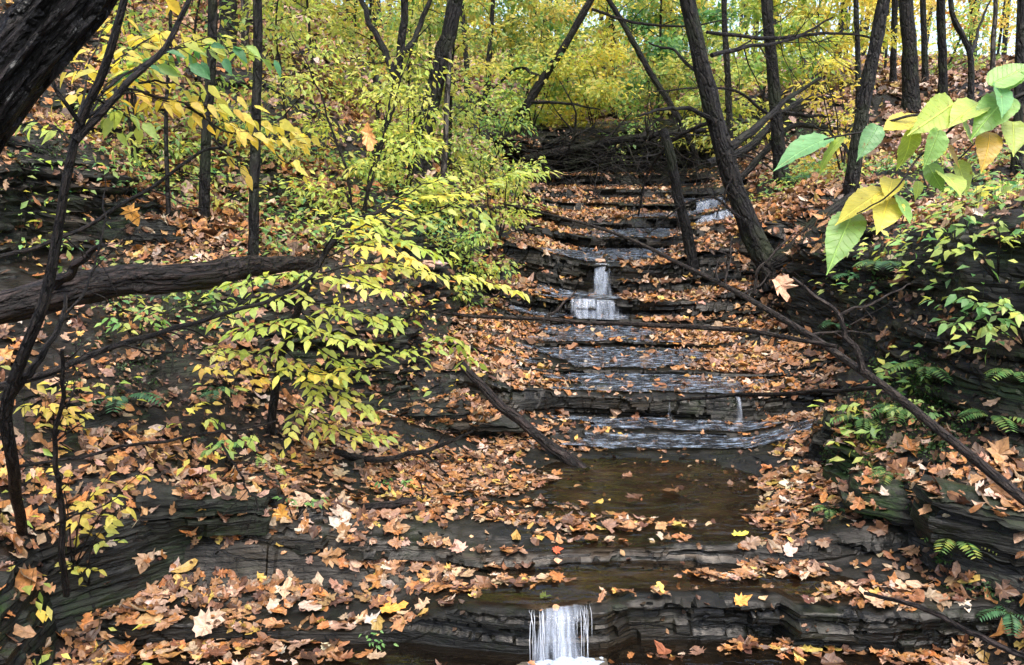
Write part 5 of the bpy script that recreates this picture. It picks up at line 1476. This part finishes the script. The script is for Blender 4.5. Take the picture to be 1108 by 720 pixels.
# far woods beyond about 24 m: one mass of trunks and leaves
mb = MB(); rs = np.random.default_rng(31)
for i in range(110):
    px_ = rs.uniform(-250, 1350); Y = rs.uniform(24, 55); b = at(px_, Y)
    r = rs.uniform(.05, .17); hh = rs.uniform(9, 15)
    tube(mb, [b - [0, 0, .3], b + [rs.normal(0, .3), 0, hh * .5], b + [rs.normal(0, .7), 0, hh]], [r, r * .8, r * .4], 6, 10, cap=False, col=(.02, .018, .016) if rs.random() < .7 else (.09, .08, .07))
PALS = [PAL_YELLOW, PAL_GOLD, PAL_MIX, PAL_YGREEN, PAL_GREEN, PAL_ORANGE]
for i in range(760):
    px_ = rs.uniform(-250, 1350); Y = rs.uniform(23, 54); b = at(px_, Y)
    hmax = 9.5 if px_ < 900 else 8.5
    z0 = b[2] + .2 + (hmax - .2) * rs.uniform(0, 1) ** (1.6 if 280 < px_ < 880 else 1.0)
    w_ = [1.2, 1.2, 3, 4, 4.5, .3] if 300 < px_ < 860 else ([3, 2.5, 2, 2.5, 1, 1] if px_ >= 860 else [1.5, 1, 2, 4, 3, .3])
    pal = PALS[rs.choice(6, p=np.array(w_) / sum(w_))]
    n = 100; sp = rs.uniform(.7, 1.6)
    pos = np.array([b[0], Y, z0]) + rng.normal(0, 1, (n, 3)) * np.array([sp, sp, sp * .38])
    c = np.clip(.6 * pick(pal, 1)[0] + .4 * pick(pal, n), 0, 1)
    leaves(mb, LEAF_FAR, pos, rng.normal(0, 1, (n, 3)) + [0, 0, -.4], np.array([0, -.4, 1]) + rng.normal(0, .5, (n, 3)), rs.uniform(.13, .24) * rng.uniform(.6, 1.2, n), c)
o = build('far_woods', mb, M_LEAF, smooth=False)
set_props(o, 'yellow and green autumn woods closing the view behind the creek', 'woods', None, 'stuff')

# low green plants scattered over the banks: ground cover
def cover(V, fn, maxd, name, label, pal, size, hgt, temps=LEAF_SMALL, per=7, spread=.07):
    pos, n = surf_samples(V, fn, maxd)
    mbl = MB(); m = len(pos)
    if not m: return
    k = np.repeat(np.arange(m), per)
    hg = (hgt * rng.uniform(.3, 1.2, m))[k]
    off = rng.normal(0, spread, (len(k), 3)); off[:, 2] = hg * rng.uniform(.35, 1, len(k))
    bc = pick(pal, m, .2)
    c = np.clip(.6 * bc[k] + .4 * pick(pal, len(k), .2), 0, 1)
    ax = unit(off * [1, 1, .1] + rng.normal(0, .03, off.shape) + [0, 0, -.015])
    leaves(mbl, temps, pos[k] + off, ax, np.array([0, -.3, 1.]) + rng.normal(0, .35, off.shape), size * rng.uniform(.6, 1.3, len(k)), c)
    for i in range(m):
        tube(mbl, [pos[i] - n[i] * .02, pos[i] + [rng.normal(0, .01), rng.normal(0, .01), hgt * .8]], [.0016, .0008], 4, 4, cap=False, col=(.03, .04, .015))
    o = build(name, mbl, M_LEAF); set_props(o, label, 'ground cover', None, 'stuff')

def blob(pts):
    W_ = []
    for px_, py_, r in pts:
        h = hit(px_, py_)
        if h is not None: W_.append((h, r))
    def fn(c, n):
        m = np.zeros(len(c))
        for h, r in W_:
            d = np.linalg.norm(c - h, axis=1) / r
            m = np.maximum(m, sstep(1.2, .4, d + .4 * fbm(c[:, 0] * 4, c[:, 1] * 4, octv=2)))
        return m
    return fn
f1 = blob([(250, 195, .5), (310, 230, .5), (350, 180, .6), (380, 235, .5), (330, 200, .6), (420, 215, .5), (350, 265, .35), (130, 340, .22), (160, 345, .25), (230, 330, .25), (300, 270, .3), (440, 250, .3), (100, 290, .25), (30, 260, .25), (200, 210, .4), (140, 190, .35), (280, 160, .6), (480, 235, .4), (60, 240, .3), (395, 195, .5)])
cover(V_LB, lambda c, n: 130 * f1(c, n) * sstep(.2, .5, n[:, 2]), 140, 'undergrowth', 'soft green low plants growing among leaves over the left bank', PAL_GREEN + PAL_YGREEN + PAL_TEAL, .045, .16)
f2 = blob([(980, 190, .7), (1060, 220, .5), (1090, 240, .5), (870, 200, .6), (890, 185, .5), (1000, 250, .4), (960, 270, .35), (930, 300, .25), (970, 440, .25), (950, 460, .25), (1080, 330, .25), (1030, 210, .5), (1100, 180, .6), (900, 160, .6)])
cover(V_RB, lambda c, n: 80 * f2(c, n), 90, 'undergrowth', 'leafy green low plants along the top of the right rock wall', PAL_GREEN + PAL_YGREEN + PAL_TEAL, .052, .15)
cover(V_LB, lambda c, n: (c[:, 1] < 9) * 19.0 * sstep(-.1, .4, fbm(c[:, 0] * 1.5, c[:, 1] * 1.5, octv=2)), 22, 'undergrowth', 'scattered yellow seedlings dotted over the leafy left slope', PAL_YELLOW + PAL_YGREEN, .05, .16, per=6)

f3 = blob([(930, 470, .3), (960, 500, .3), (900, 540, .18), (985, 440, .25), (940, 560, .2), (885, 520, .15), (1000, 520, .2), (1060, 600, .2), (950, 420, .2)])
cover(V_RB, lambda c, n: 2600 * f3(c, n) * sstep(-.2, .3, fbm(c[:, 0] * 7, c[:, 1] * 7, c[:, 2] * 7, 2)), 3000, 'moss', 'dark green moss cushioning the foot of the rock wall', [(3, .035, .085, .022), (2, .055, .12, .03), (1, .02, .05, .015)], .016, .014, temps=LEAF_FAR, per=5, spread=.012)
cover(V_LB, lambda c, n: 1500 * (c[:, 1] < 6) * sstep(.0, .35, fbm(c[:, 0] * 2.3, c[:, 1] * 2.3, c[:, 2] * 2.3, 3) - .35) * (n[:, 2] < .8), 2000, 'moss', 'dark moss patches clinging to the steep earth of the left bank', [(3, .03, .07, .02), (2, .05, .10, .03), (1, .02, .04, .015)], .015, .014, temps=LEAF_FAR, per=5, spread=.012)
# ferns and seedlings that stand out
def fern(label, px, py, n=7, L=.22, seed=0, pal=PAL_GREEN, off=(0, 0, 0)):
    h = hit(px, py)
    if h is None: return
    h = h + np.array(off); rs = np.random.default_rng(seed + 55)
    root = thing('fern', h, label, 'fern')
    for i in range(n):
        az = i * 2 * PI / n + rs.uniform(-.3, .3); l = L * rs.uniform(.7, 1.15)
        d = np.array([math.cos(az), math.sin(az) - .35, 0])
        t = np.linspace(0, 1, 14)[:, None]
        q = h + d * l * t + np.array([0, 0, 1]) * l * (.75 * t - .75 * t * t)
        mb = MB(); tube(mb, q, [.0016, .0006], 4, 14, cap=False, col=(.05, .08, .02))
        k = np.repeat(np.arange(1, 14), 2); side = unit(np.cross(unit(d), [0, 0, 1]))
        sg = np.tile([1, -1], 13)[:, None]
        s = l * .30 * np.sin(PI * (.15 + .85 * (1 - k / 14.)))
        leaves(mb, [fold_leaf(.34, .1, .2, 4, 3)], q[k], side * sg + unit(d) * .35 + [0, 0, -.15], np.tile([0, -.2, 1.], (26, 1)) + rs.normal(0, .12, (26, 3)), s, np.clip(pick(pal, 26, .15) * .62, 0, 1))
        build('frond', mb, M_LEAF, root)
fern('bright green fern hanging on the top edge of the rock wall', 950, 288, 8, .20, 1, PAL_GREEN + PAL_TEAL)
fern('shaded fern left of another fern on the rock wall top', 922, 300, 7, .16, 2, PAL_TEAL)
fern('small green fern at the foot of the rock wall behind the fallen sapling', 975, 445, 8, .17, 3, PAL_GREEN)
fern('fern with feathery fronds on the leafy near bank under the sapling', 1072, 452, 6, .15, 4, PAL_GREEN)
fern('light green tuft of fern above the dark hollow on the right', 1030, 582, 7, .11, 5, PAL_GREEN + PAL_YGREEN)
fern('little fern on the mossy rock beside the stranded leaves', 897, 552, 6, .07, 6, PAL_GREEN)
fern('small fern on top of the mossy boulder', 962, 512, 6, .10, 7, PAL_GREEN)
fern('dark green fern on the leafy slope under the fallen log', 135, 432, 6, .16, 8, PAL_TEAL)
fern('low fern between yellow leaves in the middle of the left slope', 232, 425, 6, .12, 9, PAL_TEAL)
fern('drooping fern on the slope behind the broken snag', 868, 195, 7, .3, 10, PAL_TEAL)
fern('bluish green fern in the bottom right corner', 1092, 665, 6, .11, 11, PAL_TEAL)

fern('broad green fern in the middle of the rock wall under the long sapling', 1000, 400, 8, .17, 12, PAL_GREEN)
fern('green fern hanging low on the mossy wall left of its neighbours', 935, 455, 8, .15, 13, PAL_GREEN)
fern('small fern on the rock wall near the curled tan leaf', 905, 352, 7, .14, 14, PAL_TEAL)
fern('fern at the right edge of the picture halfway up the wall', 1098, 405, 7, .13, 15, PAL_GREEN)

def seedling(label, pts, pal, leaf=.05, n=None, seed=0, stems=1, name='seedling', cat='seedling', lift=0):
    """pts: sight-line points of the leafy twigs, first one at the root"""
    rs = np.random.default_rng(seed + 400)
    h = hit(*pts[0]); root = thing(name, h, label, cat)
    mbt, mbl = MB(), MB()
    for j, (a, b) in enumerate(pts[1:]):
        Y = h[1] - rs.uniform(.02, .15)
        tip = P(a, b, Y); mid = (h + tip) / 2 + np.array([rs.normal(0, .02), rs.normal(0, .02), .04])
        c = tube(mbt, [h - [0, 0, .02], mid, tip], [.003, .001], 5, 16, cap=False)
        spray(mbt, mbl, c, leaf, pal, .045, .07, subn=3, r=.0015, seed=seed * 10 + j, droop=.4, tmin=.45, temps=LEAF_BEECH, face=-.6)
    build('stem', mbt, M_TWIG, root); build('foliage', mbl, M_LEAF, root)
seedling('small seedling with lemon yellow leaves in front of the dark low ledge', [(78, 612), (60, 502), (120, 512), (140, 545), (66, 560), (100, 530), (160, 505)], PAL_YELLOW, .045, seed=1)
seedling('lowest yellow seedling beside the dark block at the left', [(96, 628), (88, 612), (130, 585), (92, 618)], PAL_YELLOW + PAL_YGREEN, .035, seed=2)
seedling('fresh green seedling on the leafy slope left of the beech foot', [(245, 500), (240, 478), (262, 476), (300, 505), (228, 488)], PAL_GREEN + PAL_YGREEN, .05, seed=3)
seedling('pale yellow green seedling just below the thick fallen log', [(150, 372), (115, 342), (160, 335), (180, 345), (132, 350)], PAL_YGREEN + PAL_GREEN, .05, seed=4)
seedling('green leafy bramble hanging over the right edge of the rock wall', [(1112, 372), (1030, 318), (1052, 328), (1080, 322), (1062, 355), (1095, 340), (1020, 350)], PAL_GREEN + PAL_YGREEN, .055, seed=5, name='bramble', cat='bramble')
seedling('bramble of lighter leaves on the rock wall top under the large leaves', [(1080, 300), (1000, 245), (1040, 225), (1075, 235), (1015, 270), (1100, 250)], PAL_YGREEN + PAL_GREEN, .05, seed=6, name='bramble', cat='bramble')
seedling('bramble with small dark leaves low on the mossy wall face', [(1010, 470), (960, 440), (985, 430), (1000, 445)], PAL_GREEN, .035, seed=7, name='bramble', cat='bramble')
seedling('tiny green seedling on the leaf mat by the crooked stick', [(430, 533), (424, 522), (438, 524)], PAL_GREEN, .03, seed=8)
seedling('green seedling at the foot of the low ledge beside the leaf pile', [(318, 560), (310, 540), (338, 545), (355, 540)], PAL_GREEN, .03, seed=9)
seedling('tiny seedling growing on the front ledge near the waterfall', [(402, 705), (398, 698), (408, 700)], PAL_GREEN, .02, seed=10)
seedling('yellow leaved seedling under the long dark branch on the left', [(60, 470), (20, 440), (45, 440), (75, 443), (90, 452)], PAL_YELLOW, .045, seed=11)
seedling('golden seedling in the middle of the left slope', [(250, 425), (215, 395), (235, 385), (270, 398), (285, 410)], PAL_YELLOW + PAL_GOLD, .055, seed=12)
seedling('yellow and green seedling right of the thick log under the beech', [(215, 470), (180, 462), (205, 440), (235, 455)], PAL_YELLOW + PAL_YGREEN, .045, seed=13)

# a few leaves that catch the eye, each on its own
def one_leaf(label, px, py, size_px, col, Y=None, nrm=(0, -.7, .7), ax=(.4, 0, -1), temp=None, name='fallen_leaf', lift=.012):
    p = P(px, py, Y) if Y else hit(px, py)
    s = size_px * p[1] / FPX
    mb = MB(); leaves(mb, [temp or LITTER_NEAR[int(rng.integers(0, 9))]], (p + [0, 0, lift])[None], np.array([ax], float), np.array([nrm], float), np.array([s]), np.array([col], float))
    o = build(name, mb, M_LITTER, smooth=False, base=p); set_props(o, label, 'leaf')
one_leaf('curled tan leaf caught on the fork of the long fallen sapling', 846, 315, 30, (.55, .32, .20), 3.0)
one_leaf('orange leaf hanging from a twig above the fallen log at left', 143, 236, 24, (.62, .30, .06), 2.6)
one_leaf('tall folded orange leaf hanging in front of the left shrubs', 399, 150, 30, (.50, .24, .07), 4.2, ax=(.15, 0, -1), temp=LITTER_NEAR[15])
one_leaf('single orange leaf standing on the edge of the low ledge', 305, 563, 24, (.60, .30, .06), nrm=(0, -.9, .3), ax=(.1, 0, 1), lift=.03)
one_leaf('orange maple leaf lying alone on the wet front ledge', 425, 663, 34, (.60, .27, .05), nrm=(0, 0, 1), ax=(1, .3, 0))
one_leaf('pale undersided leaf on the wet front ledge', 402, 674, 22, (.44, .38, .32), nrm=(0, 0, 1), ax=(1, .5, 0))
one_leaf('orange leaf stuck on the front edge of the ledge, right of the waterfall', 802, 654, 22, (.58, .27, .06), nrm=(0, -.4, 1), ax=(1, .2, 0))
one_leaf('yellow leaf lying on the dark square block, right front', 889, 643, 14, (.70, .52, .07), nrm=(0, 0, 1), ax=(.3, 1, 0))
one_leaf('lone yellow leaf floating on the lower pool', 800, 582, 20, (.62, .58, .08), nrm=(0, 0, 1), ax=(1, .1, 0))
one_leaf('green leaf floating behind the small front waterfall', 590, 649, 14, (.25, .45, .10), nrm=(0, 0, 1), ax=(1, .2, 0))
one_leaf('big pale leaf with upturned lobes in the lower left leaf pile', 225, 680, 36, (.44, .32, .23), nrm=(.2, -.5, .8), ax=(1, .3, .2))
one_leaf('upright pale leaf at the bottom edge, left of the waterfall', 281, 710, 22, (.46, .40, .34), nrm=(.2, -.9, .3), ax=(.1, .1, 1), lift=.02)
one_leaf('red leaf on the lip between the two lower pools', 603, 598, 14, (.45, .08, .03), nrm=(0, -.3, 1), ax=(1, .1, 0))
